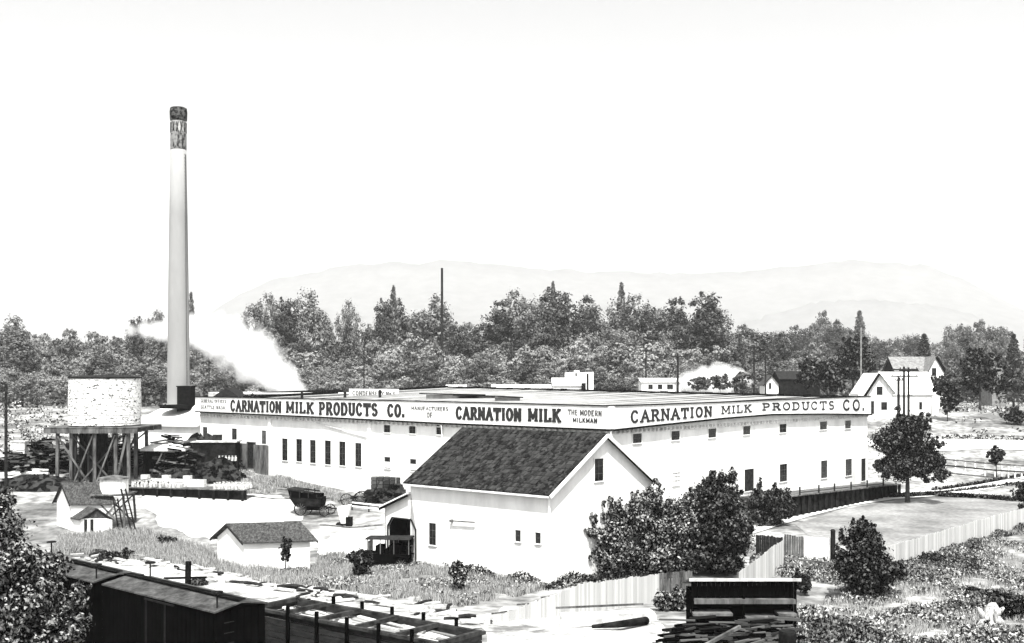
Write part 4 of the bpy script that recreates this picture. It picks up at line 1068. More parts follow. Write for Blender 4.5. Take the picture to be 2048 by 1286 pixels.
m = MB(); m.box(1.02, 1.05, -.7, .7, 1.3, 2.0); m.build('windscreen', M_CAN, car)
m = MB(); m.box(-1.98, -.95, -.735, -.715, 1.6, 2.15); m.box(-1.3, -.5, -.6, .6, 1.19, 1.75); m.box(.0, .5, -.6, .6, 1.19, 1.7); m.build('seat', M_BOXCAR, car)
for y in (-.85, .85):
    m = MB(); m.box(-.85, 1.0, y - .11, y + .11, .45, .5); m.build('running_board', M_BOXCAR, car)
    for x in (-1.45, 1.6): m = MB(); m.box(x - .6, x + .6, y - .12, y + .12, .98, 1.03); m.build('mudguard', M_BOXCAR, car)
for x in (-1.45, 1.6):
    for y in (-.8, .8): wheel(car, (x, y, .45), .45, .05)
for y in (-.3, .3):
    m = MB(); m.lathe(0, 0, [(.02, 0), (.14, .02), (.15, .12), (.05, .2)], 10)
    m.v = [(2.15 + v[2] * .5, y + v[0], 1.05 + v[1]) for v in m.v]; m.build('headlamp', M_CAN, car)
cg = G(783, 1121); car.location = (cg.x - .2, 94.6, tz(cg.x, 94.6)); car.rotation_euler.z = math.atan2(dl.y, dl.x) - .2 + R(-10)
car.rotation_euler.z = R(172); car.scale = (1.18, 1.1, 1.24)

wag = thing('farm_wagon', (0, 0, 0), 'dark high sided wagon standing on the pale yard with its pole out', 'wagon')
m = MB()
m.hexa([(-1.9, -.75, 1.0), (1.0, -.7, 1.0), (1.0, .7, 1.0), (-1.9, .75, 1.0)], [(-2.5, -.95, 1.95), (1.1, -.8, 1.75), (1.1, .8, 1.75), (-2.5, .95, 1.95)])
m.build('bed', M_DARKWOOD, wag)
m = MB(); m.box(.6, 1.1, -.7, .7, 1.8, 2.0); m.box(.5, .6, -.7, .7, 1.9, 2.3); m.build('seat', M_DARKWOOD, wag)
m = MB()
for x in (-2.3, -1.3, -.3): m.bar((x, -.9, 1.9), (x, -.92, 2.8), .09); m.bar((x, .9, 1.9), (x, .92, 2.8), .09)
m.bar((-2.6, -.95, 2.8), (.3, -.9, 2.5), .16); m.bar((-2.6, .95, 2.8), (.3, .9, 2.5), .16)
m.hexa([(-2.7, -1, 2.8), (-1.0, -1, 2.65), (-1.0, 1, 2.65), (-2.7, 1, 2.8)], [(-2.7, -1, 2.9), (-1.0, -1, 2.75), (-1.0, 1, 2.75), (-2.7, 1, 2.9)])
m.build('rack', M_TRIM, wag)
m = MB(); m.hexa([(-2.4, -.92, 1.9), (-1.2, -.9, 1.85), (-1.2, -.86, 1.85), (-2.4, -.88, 1.9)], [(-2.65, -.98, 2.8), (-1.1, -.95, 2.7), (-1.1, -.91, 2.7), (-2.65, -.94, 2.8)]); m.box(-2.2, .9, -.6, .6, 1.5, 2.35); m.box(-1.5, 1.2, -.5, .5, .55, .99); m.build('load', M_BOXCAR, wag)
m = MB(); m.box(-1.9, 1.9, -.15, .15, .8, .95); m.bar((1.9, 0, .8), (4.0, 0, .6), .12); m.bar((1.5, -.5, .75), (1.5, .5, .75), .12); m.build('running_gear', M_DARKWOOD, wag)
for (x, r) in ((-1.2, .72), (1.5, .58)):
    for y in (-.95, .95): wheel(wag, (x, y, r), r, .05, 12)
wg = G(632, 1030); wag.location = (wg.x - .2, wg.y, tz(wg.x, wg.y)); wag.rotation_euler.z = R(-12)

ct = G(688, 1049)
cart = thing('ash_cart', (ct.x, ct.y, ct.z), 'white tapering tub on a low stand beside the wagon pole', 'tub')
m = MB(); x, y, z = ct
m.hexa([(x - .25, y - .5, z + .15), (x + .35, y - .5, z + .15), (x + .35, y + .5, z + .15), (x - .25, y + .5, z + .15)],
       [(x - .62, y - .7, z + 1.75), (x + .72, y - .7, z + 2.05), (x + .72, y + .7, z + 2.05), (x - .62, y + .7, z + 1.75)]); m.build('tub', M_CLOTH, cart)
m = MB(); m.box(x + .30, x + .95, y - .85, y - .2, z - .1, z + .85); m.build('dark_box', M_TAR, cart)
m = MB(); m.box(x - .75, x + .25, y - .6, y + .6, z - .1, z + .14); m.build('stand', M_DARKWOOD, cart)
# rails beside the tub
ra, rb_ = G(704, 1020), G(772, 1028)
rf_ = thing('rail_fence', (ra.x, ra.y, ra.z), 'short low pale two rail fence between the tub and the barn', 'fence')
for k in range(3):
    p = ra.lerp(rb_, k / 2); m = MB(); m.bar((p.x, p.y, p.z - .2), (p.x, p.y, p.z + .95), .14); m.build('post', M_TRIM, rf_)
for z in (.45, .85):
    m = MB(); m.bar(ra + Vector((0, -.1, z)), rb_ + Vector((0, -.1, z)), .05, .16); m.build('rail', M_SIGN, rf_)
# coal loader against the factory wall
lg = G(785, 1008)
ld = thing('crate_stack_dock', (lg.x, lg.y, lg.z), 'dark dock piled with grey crates against the factory wall by the barn', 'loading dock')
m = MB(); m.box(lg.x - 3.4, lg.x + 4, lg.y + 1, lg.y + 4, lg.z - .5, lg.z + 1.25); m.build('deck_frame', M_DARKWOOD, ld)
rr = random.Random(4)
m = MB()
for i in range(9):
    for j in range(4):
        if rr.random() < .93: 
            x = lg.x - 2.6 + i * .72; m.box(x, x + .62, lg.y + 1.2, lg.y + 2.2 + rr.uniform(0, .5), lg.z + 1.26 + j * .42, lg.z + 1.26 + j * .42 + .36)
o = m.build('piled_crates', mat('dull_crates', .006, .07, island=True), ld)
heap('coal_heap', (lg.x + .4, lg.y + 1.2), 4.2, 1.2, 1.9, M_COAL, 'dark heap sloping along the crate dock against the factory wall', 'coal heap', 6, 90, .3)
hb = thing('hay_cart', (lg.x - 3.6, lg.y, lg.z), 'dark low hand cart with two thin wheels beside the crate dock', 'cart')
m = MB(); m.box(lg.x - 4.6, lg.x - 2.2, lg.y - 1.3, lg.y - .1, lg.z + .7, lg.z + .95); m.bar((lg.x - 4.6, lg.y - .7, lg.z + .8), (lg.x - 6.0, lg.y - .9, lg.z + .4), .1); m.bar((lg.x - 2.3, lg.y - .7, lg.z + .9), (lg.x - 1.4, lg.y - .7, lg.z + 2.6), .15); m.build('bed', M_DARKWOOD, hb)
for y in (-1.45, .05): wheel(hb, (lg.x - 3.5, lg.y + y, lg.z + .75), .75, .04, 12)
lw = thing('cart_wheel', (0, 0, 0), 'loose spoked cart wheel leaning up on the hand cart', 'wheel')
wheel(lw, (0, 0, .7), .7, .04, 12, name='rim'); lw.location = (lg.x - 4.9, lg.y - 1.9, lg.z); lw.rotation_euler = (R(-14), 0, R(10))

# ---------------------------------------------------------------- freight cars in the foreground
dcar = Vector((-.75, .66)).normalized(); ncar = Vector((.66, .75)).normalized()
A = Vector((-12.7, 47.0)); ZG, ZROOF = 2.0, 6.35
def truck(parent, f, s, z):
    m = MB()
    m.hexa([f(s - 1.1, .4, z + .35), f(s + 1.1, .4, z + .35), f(s + 1.1, 2.3, z + .35), f(s - 1.1, 2.3, z + .35)], [f(s - 1.1, .4, z + .6), f(s + 1.1, .4, z + .6), f(s + 1.1, 2.3, z + .6), f(s - 1.1, 2.3, z + .6)])
    t = m.build('truck', M_IRON, parent)
    for ds in (-.8, .8):
        for o in (.55, 2.1):
            m = MB(); c = Vector(f(s + ds, o, z + .42)); m.tube([c - Vector((ncar.x, ncar.y, 0)) * .07, c + Vector((ncar.x, ncar.y, 0)) * .07], .42, 16); m.build('wheel', M_IRON, t)
def boxcar(origin, length, label):
    root = thing('boxcar', (origin.x, origin.y, ZG), label, 'boxcar', None)
    f = lambda s, o, z: (origin.x + dcar.x * s + ncar.x * o, origin.y + dcar.y * s + ncar.y * o, z)
    m = MB(); ze = ZROOF - .05; zrg = ZROOF + .20; w = 2.75
    m.add([f(.12, .08, 3.0), f(length - .12, .08, 3.0), f(length - .12, w - .08, 3.0), f(.12, w - .08, 3.0), f(.12, .08, ze), f(length - .12, .08, ze), f(length - .12, w - .08, ze), f(.12, w - .08, ze), f(.12, w / 2, zrg - .05), f(length - .12, w / 2, zrg - .05)],
          [(0, 4, 5, 1), (2, 6, 7, 3), (3, 7, 8, 4, 0), (1, 5, 9, 6, 2), (0, 1, 2, 3)])
    body = m.build('body', M_BOXCAR, root)
    m = MB()
    for k in range(int(length / .35)):
        s = .2 + k * .35; m.hexa([f(s, .06, 3.0), f(s + .31, .06, 3.0), f(s + .31, .085, 3.0), f(s, .085, 3.0)], [f(s, .06, ze - .05), f(s + .31, .06, ze - .05), f(s + .31, .085, ze - .05), f(s, .085, ze - .05)])
    for k in range(7):
        o = .15 + k * .36; m.hexa([f(.09, o, 3.0), f(.13, o, 3.0), f(.13, o + .32, 3.0), f(.09, o + .32, 3.0)], [f(.09, o, ze), f(.13, o, ze), f(.13, o + .32, ze), f(.09, o + .32, ze)])
    m.build('siding', M_BOXCAR, body)
    m = MB(); roof_slab(m, f, 0, length, 0, w, w / 2, ze, zrg, .07); rf = m.build('roof', M_CARROOF, root)
    m = MB(); m.hexa([f(.0, w / 2 - .2, zrg + .12), f(length, w / 2 - .2, zrg + .12), f(length, w / 2 + .2, zrg + .12), f(0, w / 2 + .2, zrg + .12)], [f(0, w / 2 - .2, zrg + .17), f(length, w / 2 - .2, zrg + .17), f(length, w / 2 + .2, zrg + .17), f(0, w / 2 + .2, zrg + .17)])
    m.build('running_board', M_TAR, rf)
    m = MB(); m.bar(f(length / 2 - .8, .04, 3.0), f(length / 2 - .8, .04, ze - .1), .08); m.bar(f(length / 2 + .8, .04, 3.0), f(length / 2 + .8, .04, ze - .1), .08); m.bar(f(length / 2 - 1.6, .02, ze - .12), f(length / 2 + .9, .02, ze - .12), .07); m.build('door_rails', M_IRON, body)
    for s in (.35, length - .35):
        o_ = .35 if s < 1 else w - .35
        bw_ = MB(); p = f(s, o_, ZROOF + .1); q = f(s, o_, ZROOF + .78); bw_.bar(p, q, .06); st_ = bw_.build('brake_mast', M_IRON, root)
        m = MB(); q = Vector(q)
        for k in range(14):
            t = 2 * math.pi * k / 14; t2 = 2 * math.pi * (k + 1) / 14
            m.bar(q + Vector((.24 * math.cos(t), .24 * math.sin(t), 0)), q + Vector((.24 * math.cos(t2), .24 * math.sin(t2), 0)), .05)
        for k in range(4): m.bar(q, q + Vector((.24 * math.cos(k * math.pi / 2), .24 * math.sin(k * math.pi / 2), 0)), .04)
        m.build('brake_wheel', M_IRON, st_)
    m = MB()
    for k in range(7): m.bar(f(.04, .5, 3.1 + k * .45), f(.04, 1.0, 3.1 + k * .45), .04)
    m.build('grab_irons', M_IRON, body)
    truck(root, f, 1.9, ZG); truck(root, f, length - 1.9, ZG)
    return root
boxcar(A, 9.6, 'black boxcar with pale roof at the bottom of the picture')
boxcar(A + dcar * 10.4, 9.6, 'second boxcar coupled behind, half hidden by the leafy tree')
# gondola on the next track
GA = Vector((-3.15, 47.2)) + dcar * -.2; GL = 12.2
gf = lambda s, o, z: (GA.x + .8 * -s + .62 * o, GA.y + .61 * s + .78 * o, z)
ZR = 4.95
gon = thing('gondola_car', (GA.x, GA.y, ZG), 'dark empty gondola car with cross timbers and stake posts', 'gondola car')
m = MB()
for j in range(6):
    z = 3.1 + j * .31
    for o in (0, 2.6):
        m.hexa([gf(0, o, z), gf(GL, o, z), gf(GL, o + .08, z), gf(0, o + .08, z)], [gf(0, o, z + .28), gf(GL, o, z + .28), gf(GL, o + .08, z + .28), gf(0, o + .08, z + .28)])
    for s in (0, GL - .08):
        m.hexa([gf(s, .09, z), gf(s + .08, .09, z), gf(s + .08, 2.59, z), gf(s, 2.59, z)], [gf(s, .09, z + .28), gf(s + .08, .09, z + .28), gf(s + .08, 2.59, z + .28), gf(s, 2.59, z + .28)])
m.build('side_boards', M_GONDOLA, gon)
m = MB(); m.hexa([gf(.1, .1, 3.1), gf(GL - .1, .1, 3.1), gf(GL - .1, 2.58, 3.1), gf(.1, 2.58, 3.1)], [gf(.1, .1, 3.2), gf(GL - .1, .1, 3.2), gf(GL - .1, 2.58, 3.2), gf(.1, 2.58, 3.2)]); m.build('floor', M_PALEWOOD, gon)
m = MB(); m.hexa([gf(.15, .15, 3.2), gf(GL - .2, .15, 3.2), gf(GL - .2, 2.5, 3.2), gf(.15, 2.5, 3.2)], [gf(.15, .2, 4.5), gf(GL - .2, .2, 4.5), gf(GL - .2, 2.45, 4.6), gf(.15, 2.45, 4.5)])
rr = random.Random(66)
for i in range(110):
    s_ = rr.uniform(.3, GL - 2.6); o_ = rr.uniform(.3, 2.3); L_ = rr.uniform(1.0, 2.3); z_ = rr.uniform(4.55, 4.80); t_ = rr.uniform(-.25, .25)
    m.bar(gf(s_, o_, z_), gf(s_ + L_, min(2.4, max(.25, o_ + t_)), z_ + rr.uniform(-.1, .1)), rr.uniform(.12, .3), rr.uniform(.04, .1))
m.build('load', mat('pale_lumber', .10, .65, island=True), gon)
m = MB()
for o in (-.06, 2.68): m.bar(gf(-.1, o + .04, ZR + .02), gf(GL + .1, o + .04, ZR + .02), .24, .14)
m.build('top_rail', M_BEAM, gon)
for s in (.1, 2.6, 5.1, 7.6, 10.0, GL - .1):
    m = MB(); m.bar(gf(s, .0, ZR + .05), gf(s, 2.66, ZR + .05), .22, .2); m.build('cross_timber', M_BEAM, gon)
for s in (1.6, 3.6, 5.6, 7.6, 9.6, 11.4):
    for o in (-.14, 2.80):
        m = MB(); m.bar(gf(s, o, 2.9), gf(s, o, ZR + (.45 if int(s * 10) % 4 == 0 else .12)), .17); m.build('stake', M_BOXCAR, gon)
truck(gon, gf, 1.9, ZG); truck(gon, gf, GL - 1.9, ZG)
for k, off in enumerate((.55, 2.1)):
    m = MB(); a = A - dcar * 14 + ncar * off; b = A + dcar * 40 + ncar * off; m.bar((a.x, a.y, ZG - .05), (b.x, b.y, ZG - .05), .08, .12)
    tag(m.build('rail', M_IRON), ['nearer steel rail under the boxcars', 'farther steel rail under the boxcars'][k], 'rail')
pp = P(372, 1172, 56.5)
po = thing('post', (pp.x, pp.y, 1.9), 'thick black square post standing up behind the boxcar roof', 'post')
m = MB(); zt3 = CAMZ - (1123 - HOR) / FPX * 56.5; m.bar((pp.x, pp.y, 1.5), (pp.x + .12, pp.y, zt3), .24); m.build('shaft', M_TAR, po)
m = MB(); m.bar((pp.x - 1.2, pp.y + .2, zt3 - .9), (pp.x + 1.0, pp.y + .2, zt3 - .85), .1); m.build('cross_rail', M_TAR, po)

# ---------------------------------------------------------------- board fences
def board_fence(name, pts, h, bw_, material, label, seed=1, gap=.02, ztop=None, jag=.06, rails=True):
    """pts: ground points (x,y); boards as separate planks with uneven tops"""
    r = random.Random(seed); p0 = Vector(pts[0][:2])
    root = thing(name, (p0.x, p0.y, tz(p0.x, p0.y)), label, 'fence')
    m = MB(); mr = MB(); mp = MB()
    for i in range(len(pts) - 1):
        W = Wall(pts[i][:2], pts[i + 1][:2]); n = max(1, int(W.len / (bw_ + gap)))
        for k in range(n):
            a = W.len * k / n; x, y, _ = W.pt(a, 0); z = tz(x, y)
            hh = h(i, a / W.len) if callable(h) else h
            o = r.uniform(-.015, .015); zb = z - .25
            W.box(m, a, a + bw_, zb, z + hh + r.uniform(-jag, jag), o, o + .03)
        for k in range(int(W.len / 2.4) + 1):
            a = min(W.len, k * 2.4); x, y, _ = W.pt(a, 0); z = tz(x, y); hh = h(i, a / W.len) if callable(h) else h
            if i == 0 or k: mp = MB(); mp.bar(W.pt(a, z - .3, -.1), W.pt(a, z + hh - .1, -.1), .12); mp.build('post', M_TIMBER, root)
            if k:
                a2 = min(W.len, (k - 1) * 2.4); x2, y2, _ = W.pt(a2, 0); zz2 = tz(x2, y2)
                for t in (.25, .8): mr.bar(W.pt(a2, zz2 + hh * t, -.07), W.pt(a, z + hh * t, -.07), .05, .1)
    m.build('boards', material, root)
    if mr.v: mr.build('rail', M_TIMBER, root)
    return root
def gY(px, Y): x = (px - 1024) / FPX * Y; return Vector((x, Y))
board_fence('board_fence', [gY(985, 65.0), gY(1150, 71.5), gY(1318, 80.0)], lambda i, t: .40 + 1.6 * min(1, (i + t) / 1.1), .17, M_FENCE, 'whitewashed board fence below the corner of the big barn', 2)
board_fence('board_fence', [gY(1318, 80.0), gY(1385, 81.5)], 2.0, .2, M_TIMBER, 'short board fence greyed as if in shadow, left of the black stand', 3)  # grey boards: the shadow on this stretch is put into the colour
f3 = G(1500, 1150); board_fence('board_fence', [gY(1478, 83.5), gY(1567, 92.5)], lambda i, t: 1.6 + 1.2 * t, .17, M_FENCE, 'white board fence with a rising top beside the big dark bush', 4)
board_fence('board_fence', [gY(1569, 97.0), gY(1607, 96.0)], 2.5, .18, M_TIMBER, 'grey board gate panel next to the white fence', 5, gap=.03)
board_fence('board_fence', [gY(1608, 96.0), gY(1664, 94.8)], 2.5, .18, M_SIGN, 'plain bright white fence panel beside the dark gate post', 6, jag=.0)
board_fence('board_fence', [gY(1512, 101.0), gY(1566, 99.0)], 1.9, .18, M_TRIM, 'dark board enclosure behind the rising white fence', 7)
gp = gY(1666, 94.5); gpt = thing('gate_post', (gp.x, gp.y, 0), 'tall dark square gate post right of the bright white panel', 'post')
m = MB(); m.bar((gp.x, gp.y, -.3), (gp.x, gp.y, 3.1), .32); m.build('shaft', M_DARKWOOD, gpt)
m = MB(); m.hexa([(gp.x - .2, gp.y - .2, 3.1), (gp.x + .2, gp.y - .2, 3.1), (gp.x + .2, gp.y + .2, 3.1), (gp.x - .2, gp.y + .2, 3.1)], [(gp.x - .1, gp.y - .1, 3.25), (gp.x + .1, gp.y - .1, 3.25), (gp.x + .1, gp.y + .1, 3.25), (gp.x - .1, gp.y + .1, 3.25)]); m.build('post_cap', M_DARKWOOD, gpt)
p_a, p_b = gY(1568, 92.5), gY(1780, 88.5)
rf2 = thing('rail_fence', (p_a.x, p_a.y, 0), 'low dark rail fence running from the white gate behind the round bush', 'fence')
for k in range(6):
    p = p_a.lerp(p_b, k / 5); m = MB(); m.bar((p.x, p.y, -.2), (p.x, p.y, 1.0), .13); m.build('post', M_TIMBER, rf2)
for z in (.4, .85): 
    m = MB(); m.bar((p_a.x, p_a.y - .09, z + .3), (p_b.x, p_b.y - .09, z - .1), .06, .15); m.build('rail', M_TIMBER, rf2)
board_fence('board_fence', [gY(1690, 88.0), gY(1790, 93.0), gY(1860, 99.0), gY(1950, 108.5), gY(2100, 126.0)], lambda i, t: 2.1, .19, M_FENCE, 'long weathered white board fence climbing along the right side of the lawn', 8, gap=.05, jag=.05)

# far rail fence, small tree line
fa = [G(1872, 945), G(1990, 957), G(2070, 962)]
rf3 = thing('rail_fence', (fa[0].x, fa[0].y, fa[0].z), 'distant pale post and rail fence at the far edge of the lawn', 'fence')
for i in range(2):
    for k in range(6):
        p = fa[i].lerp(fa[i + 1], k / 6); z = tz(p.x, p.y); m = MB(); m.bar((p.x, p.y, z - .2), (p.x, p.y, z + 2.2), .18); m.build('post', M_WHITE2, rf3)
    for h in (.1, 1.2, 2.1):
        m = MB(); a, b = fa[i], fa[i + 1]; m.bar((a.x, a.y - .12, tz(a.x, a.y) + h), (b.x, b.y - .12, tz(b.x, b.y) + h), .06, .2); m.build('rail', M_TIMBER if h != 1.2 else M_TRIM, rf3)
# lawn edging of dark low hedge and path edges
def strip_hedge(name, pts, h, label, n=500, seed=4):
    V = []; r = np.random.default_rng(seed)
    for i in range(len(pts) - 1):
        a, b = np.array(pts[i][:2]), np.array(pts[i + 1][:2]); L = np.linalg.norm(b - a); k = int(L * n / 10)
        t = r.random(k)[:, None]; p = a + (b - a) * t + r.normal(size=(k, 2)) * .16
        z = T(p[:, 0], p[:, 1]) + r.random(k) * h
        C = np.concatenate([p, z[:, None]], 1); q = r.normal(size=(k, 3)) * .12; s = r.normal(size=(k, 3)) * .1
        V.append(np.stack([C - q, C - s, C + q, C + s], 1).reshape(-1, 3))
    o = leaf_mesh(name, np.concatenate(V), M_LEAF, None); return tag(o, label, 'hedge')
strip_hedge('hedge', [G(1780, 996), G(1860, 992), G(1950, 996), G(2040, 1003)], .55, 'low clipped dark hedge along the far side of the lawn', 1200)
strip_hedge('hedge', [G(1866, 982), G(1960, 968), G(2060, 950)], .35, 'thin broken hedge beside the upper edge of the curving path', 400, 5)
strip_hedge('hedge', [G(1870, 988), G(1960, 978), G(2060, 966)], .3, 'thin broken hedge between the path and the pavement', 420, 6)
strip_hedge('hedge', [G(1885, 879), G(1965, 878), G(2050, 882)], .8, 'scrubby hedge along the far side of the road', 260, 7)

# ---------------------------------------------------------------- black stand, rubble, log, stump
sd = gY(1382, 62.0); se = gY(1590, 62.0); zq = lambda py: CAMZ - (py - HOR) / FPX * 62.0
stand2 = thing('roadside_stand', (sd.x, 62, 2), 'flat roofed black wooden stand with a pale roof edge', 'stand')
m = MB(); m.hexa([(sd.x - .15, 61.6, zq(1158)), (se.x + .2, 61.6, zq(1158)), (se.x + .2, 64.6, zq(1158) - .75), (sd.x - .15, 64.6, zq(1158) - .75)], [(sd.x - .15, 61.6, zq(1154.5)), (se.x + .2, 61.6, zq(1154.5)), (se.x + .2, 64.6, zq(1154.5) - .75), (sd.x - .15, 64.6, zq(1154.5) - .75)]); r_ = m.build('roof', M_TIMBER, stand2)
m = MB(); m.box(sd.x - .18, se.x + .23, 61.5, 61.59, zq(1159.5), zq(1154)); m.build('fascia', M_PALEWOOD, r_)
m = MB()
for k in range(22):
    x = sd.x + .1 + (se.x - sd.x - .2) * k / 22; m.box(x, x + (se.x - sd.x - .2) / 22 - .015, 61.9, 61.96, zq(1195), zq(1159) - .003)
m.build('front_boards', M_BOXCAR, stand2)
m = MB(); m.box(sd.x + .1, sd.x + .16, 61.97, 64.4, 1.5, zq(1160) - .8); m.box(se.x - .16, se.x - .1, 61.97, 64.4, 1.5, zq(1160) - .8); m.box(sd.x + .17, se.x - .17, 64.3, 64.4, 1.5, zq(1160) - .8); m.box(sd.x + .17, se.x - .17, 62.6, 62.66, 1.5, zq(1204)); m.build('wall', M_BOXCAR, stand2)
m = MB(); m.box(sd.x + .1, se.x - .1, 61.5, 62.5, zq(1199), zq(1196)); m.box(sd.x + .1, se.x - .1, 61.45, 61.5, zq(1204), zq(1195)); m.build('counter', M_TIMBER, stand2)
m = MB(); m.box(sd.x + .0, sd.x + 2.2, 61.2, 62.3, zq(1226), zq(1221)); m.box(se.x - 2.9, se.x - 1.2, 61.2, 62.3, zq(1234), zq(1229)); m.box(se.x - 1.1, se.x - .1, 61.2, 62.3, zq(1227), zq(1222)); m.build('shelf', M_TIMBER, stand2)
for x in (sd.x + .05, (sd.x + se.x) / 2, se.x - .05):
    m = MB(); m.bar((x, 61.8, 1.5), (x, 61.8, zq(1160)), .14); m.build('post', M_BOXCAR, stand2)
rub = thing('timber_heap', (P(1460, 0, 58).x, 58, 2), 'heap of dark old timbers spread in front of the black stand', 'timber heap')
rr = random.Random(9); m = MB()
for i in range(420):
    px = rr.uniform(1338, 1580); Y = rr.uniform(55.0, 61.3); x = (px - 1024) / FPX * Y; z = tz(x, Y) + rr.uniform(-.05, .75 * (Y - 54) / 7 + .25)
    a = rr.gauss(0, .35); L = rr.uniform(.5, 2.2); 
    m.bar((x - L / 2 * math.cos(a), Y - L / 2 * math.sin(a), z), (x + L / 2 * math.cos(a), Y + L / 2 * math.sin(a), z + rr.uniform(-.12, .15)), rr.uniform(.05, .2), rr.uniform(.05, .16))
m.build('timbers', mat('old_timbers', .002, .10, island=True, lo_pos=.45, spec=0, rough=.95), rub)
dg = G(1462, 1282)
m = MB(); m.bar((P(1400, 1262, 56).x, 56, 2.6), (P(1480, 1240, 57.5).x, 57.5, 3.35), .16); m.build('loose_beam', M_TIMBER, rub)
dr_ = P(1575, 1245, 57.0); dru = thing('drum', (dr_.x, 57, 2.0), 'black round drum at the right end of the timber heap', 'drum')
m = MB(); m.lathe(dr_.x, 57, [(.42, 1.9), (.46, 2.1), (.44, 2.6), (.46, 3.1), (.42, 3.25), (.38, 3.2)], 20); m.build('body', M_IRON, dru, smooth=False)
m = MB(); m.lathe(dr_.x, 57, [(.465, 2.35), (.48, 2.4), (.465, 2.45)], 20, False); m.build('hoop', M_TRIM, dru)
# log plank in the clearing
lgp = G(1120, 1256); lge = G(1300, 1248)
bigl = thing('felled_log', (lgp.x, lgp.y, lgp.z), 'long squared pale log lying in the bare clearing', 'log')
m = MB(); m.hexa([(lgp.x, lgp.y - .35, lgp.z + .1), (lge.x, lge.y - .35, lge.z + .1), (lge.x, lge.y + .4, lge.z + .1), (lgp.x, lgp.y + .4, lgp.z + .1)],
       [(lgp.x, lgp.y - .3, lgp.z + .78), (lge.x, lge.y - .3, lge.z + .72), (lge.x, lge.y + .4, lge.z + .78), (lgp.x, lgp.y + .4, lgp.z + .82)]); m.build('timber', M_PALEWOOD, bigl)
m = MB(); m.tube([(lgp.x + 1.8, lgp.y - .62, lgp.z + .22), (lgp.x + 3.4, lgp.y - .62, lgp.z + .36), (lge.x - .3, lge.y - .65, lge.z + .34)], [.10, .20, .24], 10); m.build('log_underside_shade', M_DARKWOOD, bigl)  # dark tube stands in for the log's shaded underside
m = MB(); m.bar((lgp.x - .2, lgp.y + .8, lgp.z + 1.0), (lge.x - .3, lge.y + .9, lge.z + 1.0), .07, .12); m.build('back_rail', M_TIMBER, bigl)
# bleached stump
M_STUMP = mat('bleached_stump_wood', .06, .42, 2.5, .9, stretch=(3, 3, .7), lo_pos=.38, hi_pos=.52)  # dark streaks paint crevice shading into the bleached wood
sg = G(1975, 1258)
stump = thing('bleached_stump', (sg.x, sg.y, sg.z), 'bleached white stump with splayed roots among the dark weeds', 'stump')
def stp(px, py, dy=0): v = P(px, py, sg.y + dy); return (v.x, v.y, v.z)
m = MB(); m.tube([stp(1976, 1262), stp(1979, 1243), stp(1982, 1226), stp(1986, 1214), stp(1985, 1206)], [.55, .48, .40, .36, .20], 11); m.build('bole', M_STUMP, stump, smooth=True)
for pts, rad in (([stp(1982, 1235), stp(1966, 1238, -.2), stp(1963, 1246, -.3), stp(1952, 1253, -.4)], [.3, .2, .17, .07]), ([stp(1966, 1240, -.2), stp(1964, 1228, -.2), stp(1956, 1216, -.3)], [.18, .19, .1]),
                 ([stp(1984, 1230), stp(1998, 1224, -.1), stp(2008, 1215, -.1)], [.32, .2, .07]), ([stp(1982, 1236), stp(1998, 1242, -.2), stp(2010, 1250, -.4)], [.4, .28, .09]), ([stp(1982, 1240), stp(1984, 1256, -.4)], [.4, .25])):
    m = MB(); m.tube(pts, rad, 8); m.build('root', M_STUMP, stump, smooth=True)

# ---------------------------------------------------------------- scattered planks and poles of the foreground clearing
rr = random.Random(31)
pale0 = None; dark0 = None; M_PLANK = mat('plank_pale', .22, .6, .8, .9)
regions = [((150, 1112), (330, 1128)), ((300, 1125), (560, 1165)), ((420, 1160), (760, 1210)), ((640, 1190), (960, 1245)), ((560, 1180), (900, 1225))]
for i in range(120):
    (ax, ay), (bx, by) = regions[i % len(regions)]
    t = rr.random(); g = G(ax + (bx - ax) * t, ay + (by - ay) * t + rr.uniform(-8, 10))
    dark = i % 3 == 0
    src = dark0 if dark else pale0
    if src is None:
        m = MB(); m.box(-1, 1, -.11, .11, 0, .09) if not dark else m.tube([(-1, 0, .08), (.2, .05, .1), (1, 0, .07)], [.09, .08, .06], 7)
        o = m.build('scrap_pole' if dark else 'scrap_plank', M_TRIM if dark else M_PLANK)
        tag(o, 'dark thin pole lying on the bare strip behind the freight cars' if dark else 'pale plank lying on the bare strip behind the freight cars', 'pole' if dark else 'plank', 'scrap poles' if dark else 'scrap planks')
        if dark: dark0 = o
        else: pale0 = o
    else:
        o = src.copy(); COL.objects.link(o)
    o.location = (g.x, g.y, g.z + rr.uniform(.02, .25)); o.rotation_euler = (rr.uniform(-.1, .1), rr.uniform(-.1, .1), rr.choice([.2, -.6, 1.3, .1]) + rr.uniform(-.3, .3))
    s = rr.uniform(.5, 1.5) * (.75 if g.y > 75 else .6); o.scale = (s, rr.uniform(.8, 2.2), rr.uniform(.8, 1.8))
for (px, py, w, h, lab) in [(222, 1121, 1.3, .75, 'dark brush heap beyond the boxcar roof, leftmost'), (255, 1118, .5, 1.0, 'small upright dark brush clump beyond the boxcar roof'), (335, 1090, 1.0, .95, 'black brush heap at the edge of the tall grass'),
                            (398, 1170, .9, .5, 'dark brush clump beside the thick black post')]:
    g = G(px, py); V = foliage([(0, 0, h * .4, w, .8, h * .7)], 700, .16, px, hollow=.3)
    o = leaf_mesh('brush_heap', V + np.array(g), M_LEAF, None); tag(o, lab, 'brush heap')

